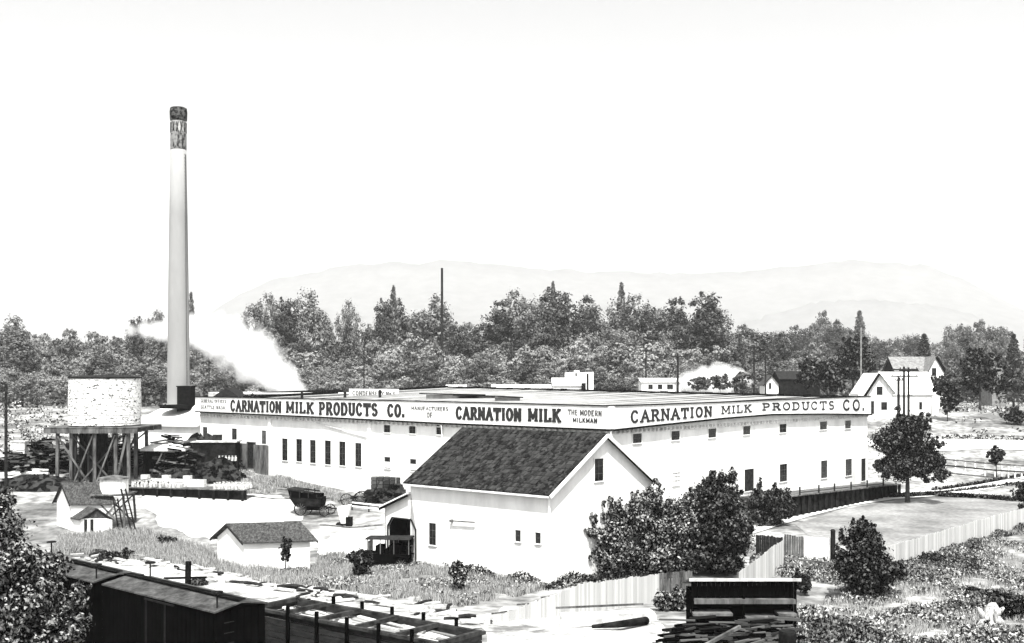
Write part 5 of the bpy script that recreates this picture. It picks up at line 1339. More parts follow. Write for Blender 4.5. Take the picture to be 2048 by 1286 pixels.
# ---------------------------------------------------------------- distant buildings
def far_house(name, px0, px1, Y, py_e, py_r, depth, label, zb=6.0, ridge_dir='side', cat='building', wall=M_WHITE, roofm=M_ROOFLIGHT, ang=0.0):
    a = P(px0, py_e, Y); b = P(px1, py_e, Y); ze = a.z; zr = P(px0, py_r, Y).z; L = b.x - a.x
    ld = Vector((math.cos(ang), math.sin(ang))); wd = Vector((-math.sin(ang), math.cos(ang)))
    if ridge_dir == 'side':
        return gabled(name, zb, (a.x, Y), ld, L, wd, depth, zb, ze, zr, label, cat, wall, roofm, over=.3, t=.1)
    return gabled(name, zb, (a.x, Y), wd, depth, ld, L, zb, ze, zr, label, cat, wall, roofm, over=.35, t=.1)
# house near the factory end (gable wing plus main roof)
ZB = 9.0
hA = far_house('farmhouse', 1772, 1868, 212, 787, 745, 7.5, 'white farmhouse with a pale roof just beyond the factory end', 6, 'side', 'house', M_WHITE, M_CLOTH)
hroot = hA[0]; WAh = Wall(P(1772, 0, 212)[:2], P(1868, 0, 212)[:2])
# cross gable wing facing the camera
a = P(1734, 786, 208); b = P(1786, 786, 208); ze = a.z; zr = P(0, 747, 208).z; mid = P(1757, 0, 208).x
m = MB(); m.add([(a.x, 208, 6), (b.x, 208, 6), (b.x, 216, 6), (a.x, 216, 6), (a.x, 208, ze), (b.x, 208, ze), (b.x, 216, ze), (a.x, 216, ze), (mid, 208, zr), (mid, 216, zr)], [(0, 1, 5, 8, 4), (1, 2, 6, 5), (3, 0, 4, 7), (2, 3, 7, 9, 6)])
m.build('gable_wing', M_WHITE2, hroot)
m = MB()
ex = P(1727, 0, 208).x; ez = ze - .55; fx = P(1789, 0, 208).x; fz = ze - .15
for (xx, zz) in ((ex, ez), (fx, fz)):
    m.add([(xx, 207.5, zz), (mid, 207.5, zr + .1), (mid, 217, zr + .1), (xx, 217, zz), (xx, 207.5, zz - .14), (mid, 207.5, zr - .04), (mid, 217, zr - .04), (xx, 217, zz - .14)], [(0, 1, 2, 3), (7, 6, 5, 4), (0, 4, 5, 1), (3, 2, 6, 7), (0, 3, 7, 4)])
wr_ = m.build('wing_roof', M_CLOTH, hroot)
m = MB(); m.bar((ex, 207.4, ez - .1), (mid, 207.4, zr), .1, .45); m.build('bargeboard', M_TAR, wr_); m = MB(); m.bar((fx, 207.4, fz), (mid, 207.4, zr), .08, .12); m.build('bargeboard', M_TAR, wr_)
lx = P(1713, 0, 210).x
m = MB(); m.add([(lx, 209, P(0, 787, 209).z), (ex + .3, 209, P(0, 787, 209).z), (ex + 3.0, 212, P(0, 752, 212).z), (P(1738, 0, 212).x, 212, P(0, 752, 212).z), (lx, 209, 7), (ex + .3, 209, 7), (lx, 214, 7), (lx, 214, P(0, 787, 209).z)], [(0, 1, 2, 3), (4, 5, 1, 0), (6, 4, 0, 7), (0, 3, 7)]); m.build('side_wing', M_CLOTH, hroot)
WAw = Wall((a.x, 208), (b.x, 208))
for (px, y0, y1, w) in [(1759, 773, 790, 12), (1768, 804, 820, 12)]: wpx(WAw, px, y0, y1, w, parent=hroot, cols=1, rows=2)
wpx(WAw, 1743, 802, 828, 10, parent=hroot, cols=1, rows=1, name='door', glass=M_TRIM)
wpx(WAh, 1841, 804, 819, 6, parent=hroot, cols=1, rows=2); wpx(WAh, 1820, 786.5, 792, 10, parent=hroot, cols=1, rows=1)
m = MB(); xx = P(1862, 0, 212).x; m.hexa([(xx, 211.5, 7), (P(1875, 0, 212).x, 211.5, 7), (P(1875, 0, 212).x, 216, 7), (xx, 216, 7)], [(xx, 211.5, P(0, 792, 212).z), (P(1875, 0, 212).x, 211.5, P(0, 797, 212).z), (P(1875, 0, 212).x, 216, P(0, 797, 212).z), (xx, 216, P(0, 792, 212).z)]); m.build('porch', M_WHITE2, hroot)
# second house above it
M_ROOFMID = mat('mid_grey_roof', .12, .24, 1.5, .9)
hB = far_house('farmhouse', 1790, 1868, 262, 741, 714, 8, 'second farmhouse higher up, long grey roof and end gable', 8, 'side', 'house', M_TRIM, M_ROOFMID)  # near-black walls: their shade is put into the colour
a = P(1855, 741, 260); b = P(1889, 741, 260); ze = P(0, 742, 260).z; zr = P(0, 713.5, 260).z; mid = P(1869, 0, 260).x
m = MB(); m.add([(a.x, 259, 6), (b.x, 259, 6), (b.x, 266, 6), (a.x, 266, 6), (a.x, 259, ze), (b.x, 259, ze), (b.x, 266, ze), (a.x, 266, ze), (mid, 259, zr), (mid, 266, zr)], [(0, 1, 5, 8, 4), (1, 2, 6, 5), (3, 0, 4, 7), (2, 3, 7, 9, 6), ]); m.build('gable_wing', M_WHITE2, hB[0])
m = MB(); m.add([(a.x - .6, 258.6, ze - .4), (mid, 258.6, zr + .12), (mid, 266, zr + .12), (a.x - .6, 266, ze - .4), (b.x + .5, 258.6, ze - .4), (b.x + .5, 266, ze - .4)], [(0, 1, 2, 3), (1, 4, 5, 2)]); m.build('wing_roof', M_ROOFMID, hB[0])
m = MB(); m.bar((mid, 258.8, zr), (P(1892, 0, 259).x, 258.8, ze - .5), .1, .7); m.build('bargeboard', M_TAR, hB[0])
WBw = Wall((a.x, 259), (b.x, 259)); wpx(WBw, 1868, 736, 752, 9, parent=hB[0], cols=1, rows=2)
hC = far_house('farmhouse', 1984, 2012, 300, 752, 714, 8, 'farmhouse gable peeping out between the round tree and the pointed fir', 8, 'front', 'house', M_ROOFMID, M_ROOFLIGHT)
hD = far_house('cottage', 1529, 1557, 250, 768, 751, 5, 'tiny pale gabled cottage beside the dark barn behind the factory', 8, 'front', 'cottage', M_WHITE2, M_ROOFGREY)
wpx(Wall(P(1529, 0, 250)[:2], P(1557, 0, 250)[:2]), 1540, 766, 778, 5, parent=hD[0], cols=1, rows=1)
hE = far_house('dark_barn', 1560, 1640, 262, 758, 743, 8, 'dark long unpainted barn behind the factory roof', 8, 'side', 'barn', M_DARKWOOD, M_TRIM)
hF = far_house('workshop', 1107, 1172, 225, 771, 757, 7, 'white workshop with a raised roof monitor and end tower beyond the roof', 8, 'side', 'building', M_WHITE, M_CLOTH)
m = MB(); q0, q1 = P(1131, 768, 227), P(1175, 745, 227); m.box(q0.x, q1.x, 227.5, 231, 9, q1.z - .0); m.build('roof_monitor', M_WHITE, hF[0])
m = MB(); q0, q1 = P(1149, 745, 227), P(1160, 741, 227); m.box(q0.x, q1.x, 228, 230, 14, q1.z); m.build('vent_box', M_CLOTH, hF[0])
m = MB(); q0, q1 = P(1172, 780, 223), P(1187, 744, 223); m.box(q0.x, q1.x, 223, 227, 6, q1.z); m.build('end_tower', M_WHITE, hF[0])
m = MB(); q0, q1 = P(1173.5, 778, 223), P(1177, 747, 223); m.box(q0.x, q1.x, 222.8, 222.99, 10, q1.z); q0, q1 = P(1163, 771, 223), P(1171, 766, 223); m.box(q0.x, q1.x, 223.2, 223.9, 10, q1.z); m.build('dark_slot', M_TAR, hF[0])
m = MB(); q0, q1 = P(1151, 752, 227), P(1154, 746, 227); m.box(q0.x, q1.x, 227.3, 227.49, q0.z, q1.z); m.build('slot', M_TAR, hF[0])
hG = far_house('long_low_building', 985, 1110, 228, 776, 770.5, 6, 'long low white building just over the factory roof edge', 8, 'side', 'building', M_WHITE, M_CLOTH)
hH = far_house('white_shed', 1283, 1361, 222, 764, 757.5, 5, 'small white shed with three dark windows beyond the factory roof', 8, 'side', 'shed', M_WHITE, M_CLOTH)
WH = Wall(P(1283, 0, 222)[:2], P(1361, 0, 222)[:2])
for (px, w) in ((1301, 9), (1320, 9), (1340, 12)): wpx(WH, px, 769, 778.5, w, parent=hH[0], cols=2 if px == 1301 else 1, rows=1)
board_fence('board_fence', [P(1188, 0, 226)[:2], P(1284, 0, 224)[:2]], lambda i, t: 5.9, .3, M_FENCE, 'pale board fence between the workshop and the small shed', 12, jag=.05)
hI = far_house('far_shed', 893, 930, 235, 776, 771, 5, 'pale flat shed roof showing left of the long low building', 8, 'side', 'shed', M_WHITE2, M_CLOTH)
# small far left shed and walls
hJ = far_house('field_shed', 8, 45, 300, 806, 798, 5, 'small white shed in the far left field', 6, 'side', 'shed', M_WHITE, M_CLOTH)
wpx(Wall(P(8, 0, 300)[:2], P(45, 0, 300)[:2]), 27, 805, 809, 5, parent=hJ[0], cols=1, rows=1)

# ---------------------------------------------------------------- poles
def pole(px, py0, py1, Y, label, r=.16, arms=0, material=M_TRIM, armw=1.6, name='utility_pole', group=None):
    a = P(px, py0, Y); g = tz(a.x, Y); root = thing(name, (a.x, Y, g), label, 'pole', group)
    m = MB(); m.tube([(a.x, Y, min(g, P(px, py1, Y).z) - .5), (a.x, Y, a.z)], [r, r * .75], 8); m.build('shaft', material, root)
    for k in range(arms):
        m = MB(); z = a.z - .5 - k * 1.1; m.bar((a.x - armw, Y - .2, z), (a.x + armw, Y - .2, z), .2, .22); ar = m.build('crossarm', material, root)
        for x in np.linspace(-armw * .9, armw * .9, 4): m = MB(); m.lathe(a.x + x, Y - .2, [(.07, z + .12), (.09, z + .3), (.03, z + .38)], 6); m.build('insulator', M_TRIM, ar)
    return root
pole(12, 768, 945, 132, 'dark pole at the left edge of the picture', .22)
pole(884, 536, 660, 400, 'very tall bare pole standing above the middle of the forest', .55, material=M_TRIM)
pole(1797, 754, 850, 178, 'telegraph pole before the farmhouse, leftmost and lowest of three', .28, 1, armw=.6)
pole(1808, 733, 850, 180, 'telegraph pole before the farmhouse, middle of the three', .24, 2, armw=2.2)
pole(1817, 735, 850, 180.8, 'telegraph pole before the farmhouse, rightmost of the three', .24, 1, armw=1.6)
pole(1292, 697, 785, 232, 'dark pole left of the small white shed', .2, 1, armw=1.3)
pole(1355.5, 708, 785, 220.5, 'dark pole at the right end of the small white shed', .28, 1, armw=1.3)
pole(1508, 690, 785, 250, 'dark pole with crossarms left of the tiny cottage', .25, 2, armw=1.5)
pole(1531, 712, 785, 240, 'short dark pole just left of the tiny cottage', .2, 1, armw=1.0)
pole(1722, 655, 790, 240, 'pale tall bare pole beside the dark round tree', .22, material=M_ROOFMID)
pole(418, 705, 785, 240, 'thin pole half lost in the steam', .15)
pole(728, 700, 790, 215, 'dark pole rising behind the name board', .16)

# ---------------------------------------------------------------- trees near and far
def bt(name, px, pyb, blobs, n, size, label, cat, seed, h, r0, leaf=None, Y=None, lean=0, **kw):
    g = G(px, pyb) if Y is None else Vector(((px - 1024) / FPX * Y, Y, tz((px - 1024) / FPX * Y, Y)))
    return plant(name, g, blobs, n, size, label, cat, seed, leaf, tree_trunk(h, r0, blobs, seed, lean), **kw)
def qb(px0, px1, py0, py1, Y, gx, gz, dy=0.0, ry=None):
    """ellipsoid covering a photo rectangle at depth Y, relative to a base"""
    a = P(px0, py1, Y); b = P(px1, py0, Y); rx = abs(b.x - a.x) / 2; rz = abs(b.z - a.z) / 2
    return ((a.x + b.x) / 2 - gx, dy, (a.z + b.z) / 2 - gz, rx, ry or max(rx, rz) * .85, rz)
# round tree on the lawn
g = G(1815, 1006)
bl = [qb(*r, g.y, g.x, g.z, dy=d, ry=3.0) for r, d in [((1738, 1850, 845, 925), 0), ((1790, 1888, 860, 940), .8), ((1745, 1820, 905, 965), -1), ((1820, 1892, 915, 970), -.6), ((1775, 1865, 822, 880), 0), ((1760, 1880, 880, 960), .5)]]
plant('shade_tree', g, bl, 42000, .165, 'round dark leafy tree standing alone on the lawn', 'tree', 11, M_LEAF, tree_trunk(3.2, .32, bl, 3), clumps=34)
# big double bush by the barn
g = gY(1330, 91.5); g = Vector((g.x, g.y, tz(g.x, g.y)))
bl = [qb(*r, 91.5, g.x, g.z, dy=d, ry=2.6) for r, d in [((1150, 1260, 1010, 1100), -.3), ((1165, 1280, 1060, 1150), -.8), ((1240, 1345, 985, 1090), 0), ((1260, 1380, 1060, 1150), -.4), ((1195, 1240, 985, 1040), .3), ((1290, 1330, 962, 1030), .3), ((1290, 1400, 1010, 1140), -.2), ((1330, 1400, 990, 1100), 0)]]
plant('lilac_bush', g, bl, 62000, .125, 'broad pale speckled bush against the barn gable', 'bush', 12, M_LEAFB, clumps=40)
g2 = gY(1430, 92.5); g2 = Vector((g2.x, g2.y, 0))
bl = [qb(*r, 92.5, g2.x, g2.z, dy=d, ry=3.0) for r, d in [((1330, 1470, 985, 1100), 0), ((1370, 1495, 955, 1060), 0), ((1400, 1505, 1010, 1120), -.6), ((1330, 1440, 1060, 1150), -.4), ((1400, 1490, 1080, 1152), -.2)]]
plant('lilac_bush', g2, bl, 66000, .13, 'tall black leafy bush right of the speckled one', 'bush', 13, M_LEAF, clumps=44)
g = G(1545, 1052)
bl = [qb(*r, g.y, g.x, g.z, ry=1.6) for r in [(1490, 1550, 975, 1048), (1530, 1592, 972, 1030), (1500, 1580, 1000, 1055)]]
plant('climbing_shrub', g, bl, 14000, .15, 'dark shrub growing against the raised walkway', 'shrub', 14, M_LEAF)
g = G(1730, 1196)
bl = [qb(*r, g.y, g.x, g.z, ry=2.0) for r in [(1665, 1790, 1085, 1185), (1690, 1765, 1040, 1120), (1675, 1800, 1110, 1175), (1700, 1770, 1130, 1202)]]
plant('round_bush', g, bl, 42000, .12, 'big rounded dark bush standing alone in the weeds', 'bush', 15, M_LEAF, clumps=40)
g = G(2046, 1040); bl = [qb(*r, g.y, g.x, g.z, ry=1.6) for r in [(2028, 2090, 955, 1010), (2036, 2100, 990, 1050)]]
plant('edge_bush', g, bl, 5000, .2, 'dark bush cut by the right edge at the end of the white fence', 'bush', 16, M_LEAF)
g = G(1992, 957); bl = [qb(*r, g.y, g.x, g.z) for r in [(1976, 2008, 894, 925), (1982, 2003, 905, 932)]]
plant('young_tree', g, bl, 2500, .22, 'young round headed tree by the distant rail fence', 'tree', 17, M_LEAF, tree_trunk(2.2, .14, bl, 2))
# small ones of the middle ground
for (px, pyb, r, n, s, lab, leaf, nm) in [
    (571, 1152, [(560, 583, 1076, 1108), (562, 580, 1098, 1126)], 1300, .13, 'thin sapling in front of the small white shed', M_LEAF, 'sapling'),
    (718, 1162, [(696, 745, 1100, 1135), (702, 740, 1120, 1152)], 4500, .14, 'small dark round headed tree before the barn doorway', M_LEAF, 'young_tree'),
    (917, 1190, [(896, 938, 1122, 1160), (905, 932, 1140, 1178)], 3000, .14, 'pale feathery sapling in the weeds before the barn', M_LEAFB, 'sapling'),
    (1001, 1152, [(978, 1024, 1110, 1145), (985, 1026, 1125, 1155)], 4500, .13, 'dense low bush against the barn wall near its corner', M_LEAF, 'bush'),
    (1345, 1222, [(1305, 1350, 1180, 1222), (1335, 1382, 1175, 1225)], 4500, .13, 'pale leafy shrub left of the black stand', M_LEAFB, 'shrub'),
    (1610, 1190, [(1588, 1622, 1140, 1190)], 2000, .13, 'dark shrub touching the right corner of the black stand', M_LEAF, 'shrub'),
    (1860, 1128, [(1838, 1882, 1105, 1135)], 1600, .14, 'low dark shrub at the foot of the long white fence', M_LEAF, 'shrub'),
    (2025, 1240, [(1975, 2030, 1185, 1215), (1995, 2055, 1195, 1235)], 3800, .14, 'dark tangled shrub behind the bleached stump', M_LEAF, 'shrub'),
    (1935, 1195, [(1925, 1968, 1175, 1198)], 1500, .13, 'low dark shrub up left of the bleached stump', M_LEAF, 'shrub'),
    (2035, 850, [(2005, 2048, 812, 846), (2010, 2060, 822, 852)], 1500, .24, 'low bush at the right edge beyond the road', M_LEAF, 'bush')]:
    g = G(px, pyb); bl = [qb(*q, g.y, g.x, g.z) for q in r]
    plant(nm, g, bl, n, s, lab, 'shrub' if 'shrub' in nm or 'bush' in nm else 'tree', px, leaf, tree_trunk(max(.3, min(b[2] for b in bl) * .6), .07, bl, px))
# leafy tree at the bottom left
g = Vector((gY(20, 40).x, 40, tz(-18, 40)))
bl = [qb(r[0], r[1] - (14 if r[2] < 1100 else 2), r[2] + (22 if r[2] < 1100 else 6), r[3], Yq, g.x, g.z, dy=Yq - 40, ry=1.8) for r, Yq in [((-60, 52, 990, 1120), 40), ((-20, 85, 1060, 1180), 39), ((-40, 115, 1130, 1290), 38.5), ((40, 132, 1110, 1200), 40), ((-80, 30, 955, 1050), 41), ((60, 170, 1165, 1240), 40.5), ((-20, 110, 1230, 1400), 38), ((90, 165, 1210, 1300), 39)]]
plant('leafy_tree', g, bl, 34000, .085, 'large speckled leafy tree filling the bottom left corner', 'tree', 40, M_LEAFB, tree_trunk(3, .25, bl, 5), clumps=40, sig=.3)
# trees round the houses
def far_tree(px, pyb, rects, n, s, lab, leaf, nm, Y, h=2.5, r0=.3, seed=None, cat='tree'):
    x = (px - 1024) / FPX * Y; g = Vector((x, Y, tz(x, Y))); bl = [qb(*q, Y, g.x, g.z) for q in rects]
    return plant(nm, g, bl, n, s, lab, cat, seed or px, leaf, tree_trunk(h, r0, bl, px))
far_tree(1705, 785, [(1668, 1745, 678, 735), (1672, 1752, 710, 765), (1690, 1735, 672, 705)], 5000, .42, 'dark round tree behind the factory end beside the pale pole', M_LEAF, 'round_tree', 290)
far_tree(1960, 790, [(1922, 2000, 703, 760), (1925, 1990, 735, 782), (1935, 1985, 697, 730)], 5500, .36, 'round dark tree between the two upper farmhouses', M_LEAF, 'round_tree', 238)
far_tree(1905, 790, [(1885, 1925, 742, 785)], 1800, .34, 'loose bush behind the lower farmhouse and left of the round dark tree', M_LEAFF2, 'bush', 250, 1, .1, cat='bush')
far_tree(2000, 795, [(1972, 2010, 752, 790), (1995, 2030, 745, 785)], 2600, .34, 'dark bushes hiding the foot of the farmhouse gable at the right', M_LEAF, 'bush', 262, 1, .1, cat='bush')
far_tree(1880, 790, [(1858, 1900, 753, 785)], 1500, .3, 'dark shrub behind the right end of the lower farmhouse roof', M_LEAF, 'bush', 240, .5, .1, cat='bush')
far_tree(1840, 775, [(1815, 1880, 752, 775)], 1800, .3, 'dark low bush between the two farmhouses roofs', M_LEAF, 'bush', 250, .5, .1, cat='bush')
far_tree(1895, 825, [(1870, 1920, 760, 800), (1878, 1918, 790, 826)], 3000, .3, 'dark bush at the right end of the lower farmhouse', M_LEAF, 'bush', 206, 1, .1, cat='bush')
far_tree(2037, 815, [(2028, 2050, 757, 786)], 900, .3, 'little lollipop shaped tree at the right edge of the field', M_LEAFF2, 'young_tree', 215, 3, .12)
far_tree(1660, 785, [(1592, 1640, 728, 782), (1630, 1690, 715, 785), (1600, 1650, 715, 760)], 5500, .4, 'dark bushy tree overhanging the dark barn', M_LEAF, 'round_tree', 254)
for i, (px, r) in enumerate([(1400, [(1378, 1425, 755, 780)]), (1440, [(1420, 1462, 750, 780)]), (1480, [(1462, 1506, 745, 780)])]):
    far_tree(px, 785, r, 1100, .3, ['leftmost low dark bush in front of the puff of steam', 'middle low dark bush in front of the puff of steam', 'rightmost low dark bush in front of the puff of steam'][i], M_LEAFF2, 'bush', 218, .5, .1, cat='bush')

# forest tree kinds: each built once, then copied
def conifer(name, h, w, n, seed, leaf=M_LEAFF2):
    r = np.random.default_rng(seed); root = thing(name, (0, 0, 0), None, 'tree')
    t = r.random(n) ** .75; z = h * (.12 + .88 * t); lay = np.floor(t * 16); ang = r.uniform(0, 6.28, n)
    rad = (1 - t) ** .8 * w * (.35 + .65 * r.random(n) ** .5) * (1 + .25 * np.sin(ang * 3 + lay * 2.1))
    C = np.stack([rad * np.cos(ang), rad * np.sin(ang), z - rad * .25 + .25 * np.sin(t * 100)], 1)
    a = r.normal(size=(n, 3)) * .28 * (h / 20) ** .5; b = r.normal(size=(n, 3)) * .2 * (h / 20) ** .5
    leaf_mesh('crown', np.stack([C - a, C - b, C + a, C + b], 1).reshape(-1, 3), leaf, root)
    m = MB(); m.tube([(0, 0, -1), (0, 0, h * .5), (0, 0, h * 1.01)], [w * .09, w * .06, w * .01], 7); m.build('trunk', M_BARK, root)
    return root
def decid(name, blobs, n, size, seed, leaf, h, r0, clumps=26):
    root = thing(name, (0, 0, 0), None, 'tree')
    leaf_mesh('crown', foliage(blobs, n, size, seed, clumps=clumps, hollow=.5), leaf, root)
    m = MB()
    for p, r in tree_trunk(h, r0, blobs, seed): m.tube(p, r, 6)
    m.build('trunk', M_BARK, root, smooth=True); return root
def rblobs(seed, R0, H, k=5, low=.25):
    r = random.Random(seed); o = []
    for i in range(k):
        t = i / (k - 1); z = H * (low + (.85 - low) * t + r.uniform(-.04, .04)); a = r.uniform(0, 6.28); w = R0 * (1.05 - .45 * abs(t - .45)) 
        o.append((math.cos(a) * R0 * .45, math.sin(a) * R0 * .45, z, w * r.uniform(.6, .85), w * r.uniform(.6, .85), H * r.uniform(.13, .19)))
    return o
kinds = [decid('forest_tree', rblobs(s, 5.5, 14, 6), 5200, .36, s, (M_LEAFF, M_LEAFF2, M_LEAFF3)[s % 3], 6, .35) for s in (1, 2, 3, 4, 5, 6)]
tall = [decid('tall_forest_tree', rblobs(s, 6.0, 30, 9, .30), 8500, .40, s, (M_LEAFF2, M_LEAFF)[s % 2], 16, .55, 30) for s in (11, 12, 13, 14)]
firs = [conifer('fir_tree', 30, 5.5, 3000, 21, M_LEAFF), conifer('fir_tree', 22, 4.6, 2600, 22)]
used = set()
def place(src, x, y, s, label, group, sz=None, z=None):
    o = src if src.name not in used else copy_tree(src); used.add(src.name)
    o.location = (x, y, tz(x, y) if z is None else z); o.scale = (s, s, sz or s); o.rotation_euler.z = random.uniform(0, 6.28)
    o['label'] = label; o['group'] = group; return o
def canopy_px(px):     # photo height of the forest top
    return np.interp(px, [-60, 0, 25, 60, 150, 230, 330, 380, 470, 500, 600, 650, 700, 760, 850, 950, 1000, 1100, 1210, 1300, 1440, 1460, 1560, 1600, 1700, 1800, 1900, 2000, 2100],
                     [655, 655, 645, 655, 652, 662, 672, 690, 650, 640, 640, 640, 640, 630, 635, 640, 625, 610, 625, 605, 640, 662, 668, 680, 690, 695, 680, 680, 690])
rf = random.Random(77); nfor = 0
for (Y, frac, step, gname) in [(300, .08, 38, 'front'), (335, .30, 32, 'second'), (375, .52, 30, 'third'), (420, .74, 30, 'fourth'), (470, .96, 32, 'back')]:
    px = -70
    while px < 2120:
        p = px + rf.uniform(-10, 10); y = Y + rf.uniform(-14, 14); px += step * rf.uniform(.8, 1.25)
        if p > 1440 and Y < 330: continue
        if p > 1700 and Y < 400 and rf.random() < .6: continue
        x = (p - 1024) / FPX * y; zt = CAMZ - (HOR - 0 - 0) * 0
        base_py = 765; top_py = base_py + (canopy_px(p) + 6 - base_py) * frac + rf.uniform(-9, 9)
        if frac < .1: top_py = 752 + rf.uniform(-8, 8)
        top = CAMZ - (top_py - HOR) / FPX * y; h = max(5, top - tz(x, y))
        src = rf.choice(kinds) if rf.random() < .95 else firs[1]
        ref = 14.0 if src in kinds else 22.0
        sx = max(.75, min(1.35, h / ref)); 
        place(src, x, y, sx * rf.uniform(.85, 1.25) if src in kinds else sx * .9, 'bushy tree in the %s rank of the forest behind the factory' % gname, 'forest trees of the %s rank' % gname, h / ref); nfor += 1
# tall ones that stand out, each where the photo has it
outs = [(520, 582, 430, 0, .8), (553, 590, 440, 1, .8), (590, 603, 445, 3, .7), (627, 583, 425, 2, .8), (693, 596, 430, 0, .5), (757, 592, 430, 1, .65), (805, 600, 440, 3, .8), (858, 592, 430, 2, .9), (925, 640, 420, 1, .6),
        (990, 602, 425, 3, 1.0), (1040, 574, 420, 0, .95), (1075, 600, 425, 2, .7), (1112, 570, 430, 1, 1.0), (1160, 592, 440, 3, .9), (1195, 612, 445, 2, .8), (1250, 600, 430, 2, .8), (1285, 588, 425, 0, 1.1), (1330, 598, 430, 3, 1.0), (1365, 620, 440, 2, .8), (1398, 580, 400, 1, 1.05), (1428, 625, 400, 2, .8), (28, 635, 380, 2, .8), (1240, 650, 380, 0, .8),
        (1470, 662, 400, 0, .8), (1520, 655, 420, 1, .9), (1550, 665, 410, 3, .7)]
for i, (p, top, Y, k, wd) in enumerate(outs):
    x = (p - 1024) / FPX * Y; h = CAMZ - (top - HOR) / FPX * Y - tz(x, Y)
    place(tall[k], x, Y, wd * 1.55, 'tall ragged tree standing above the forest canopy', 'tall trees above the forest', h / 30)
for (p, top, Y, k, wd, lab) in [(787, 572, 430, 0, .9, 'thin pointed fir top above the forest left of the tall bare pole'), (1243, 566, 440, 0, 1.0, 'pointed fir rising at the left of the right hand tall grove'), (1106, 564, 435, 0, .8, 'fir tip above the middle grove'),
                                (1719, 622, 620, 0, 1.5, 'tall pale fir far behind the pale pole'), (1848, 668, 300, 1, 1.0, 'broad fir behind the upper farmhouse'), (2027, 668, 262, 1, .75, 'dark pointed fir near the right edge'), (382, 585, 420, 0, .7, 'dark fir just right of the tall chimney'), (1480, 668, 390, 1, .7, 'fir in the thinner wood right of the tall grove')]:
    x = (p - 1024) / FPX * Y; h = CAMZ - (top - HOR) / FPX * Y - tz(x, Y); ref = 30 if k == 0 else 22
    place(firs[k], x, Y, wd, lab, 'firs', h / ref)
for i, (p, top, Y) in enumerate([(300, 618, 430), (275, 628, 432), (320, 626, 436)]):
    x = (p - 1024) / FPX * Y; h = CAMZ - (top - HOR) / FPX * Y - tz(x, Y); place(tall[i], x, Y, .8, 'dark treetop in the clump showing above the steam left of the chimney', 'treetops above the steam', h / 30)
for i in range(78):       # hazy far wood to the right and left
    p = rf.uniform(1450, 2090) if i < 70 else rf.uniform(-40, 460); Y = rf.uniform(620, 850); x = (p - 1024) / FPX * Y
    top = np.interp(p, [0, 460, 1450, 1580, 1640, 1680, 1720, 1800, 1900, 1960, 2050], [668, 675, 655, 660, 628, 650, 670, 680, 655, 640, 670]) + rf.uniform(-6, 14)
    h = CAMZ - (top - HOR) / FPX * Y - tz(x, Y); place(tall[i % 4], x, Y, 1.3, 'pale hazy tree of the far wood beyond the houses', 'far wood', h / 30)
for i in range(9):
    p = 1905 + i * 14; Y = rf.uniform(330, 370); x = (p - 1024) / FPX * Y; top = 662 + rf.uniform(-5, 14); h = CAMZ - (top - HOR) / FPX * Y - tz(x, Y)
    place(tall[i % 4], x, Y, .55, 'slender tree in the row behind the right hand farmhouses', 'trees behind the farmhouses', h / 30)

# undergrowth below the forest
def scatter_leaves(name, xy, size, hfun, material, label, kind='stuff', seed=1, up=0.0):
    r = np.random.default_rng(seed); n = len(xy); x, y = xy[:, 0], xy[:, 1]
    z = T(x, y) + hfun(x, y, r) * r.random(n) ** .8
    C = np.stack([x, y, z], 1); a = r.normal(size=(n, 3)); a[:, 2] += up * np.sign(a[:, 2]); b = r.normal(size=(n, 3))
    a /= np.linalg.norm(a, axis=1)[:, None]; b -= (b * a).sum(1)[:, None] * a; b /= np.linalg.norm(b, axis=1)[:, None]
    s = size * r.uniform(.6, 1.4, (n, 1)); a = a * s; b = b * s * .55
    o = leaf_mesh(name, np.stack([C - a, C - b, C + a, C + b], 1).reshape(-1, 3), material, None)
    return tag(o, label, None, None, kind)
n = 30000; yy = rng.uniform(285, 480, n); xx = rng.uniform(-.52, .5, n) * yy
keep = ~((xx > .2 * yy) & (yy < 330)); xx, yy = xx[keep], yy[keep]
scatter_leaves('undergrowth', np.stack([xx, yy], 1), .7, lambda x, y, r: 3.5 + 1.5 * np.sin(x * .2) * np.sin(y * .13), M_LEAFF2, 'dense undergrowth below the forest trees')

# ---------------------------------------------------------------- grass and weeds
def gpts(pxr, pyr, n, seed):
    """random ground points seen in a photo rectangle"""
    r = np.random.default_rng(seed); px = r.uniform(*pxr, n); py = r.uniform(*pyr, n)
    ygrid = np.linspace(50, 175, 1200); out = []
    X = (px[:, None] - 1024) / FPX * ygrid[None]; Z = CAMZ - (py[:, None] - HOR) / FPX * ygrid[None]
    D = Z - T(X, ygrid[None] + 0 * X); i = np.argmax(D < 0, 1)
    yv = ygrid[i] + r.uniform(-.2, .2, n); return np.stack([(px - 1024) / FPX * yv, yv], 1)
def inpoly(pts, poly):
    x, y = pts[:, 0], pts[:, 1]; c = np.zeros(len(x), bool); j = len(poly) - 1
    for i in range(len(poly)):
        xi, yi = poly[i][:2]; xj, yj = poly[j][:2]
        c ^= ((yi > y) != (yj > y)) & (x < (xj - xi) * (y - yi) / (yj - yi + 1e-9) + xi); j = i
    return c
def worldpoly(pp): return [G(a, b)[:2] for a, b in pp]
def area(pp, n, seed):
    w = worldpoly(pp); xs_ = [q[0] for q in w]; ys_ = [q[1] for q in w]; r = np.random.default_rng(seed)
    out = np.zeros((0, 2))
    while len(out) < n:
        c = np.stack([r.uniform(min(xs_), max(xs_), n), r.uniform(min(ys_), max(ys_), n)], 1); out = np.concatenate([out, c[inpoly(c, w)]])
    return out[:n]
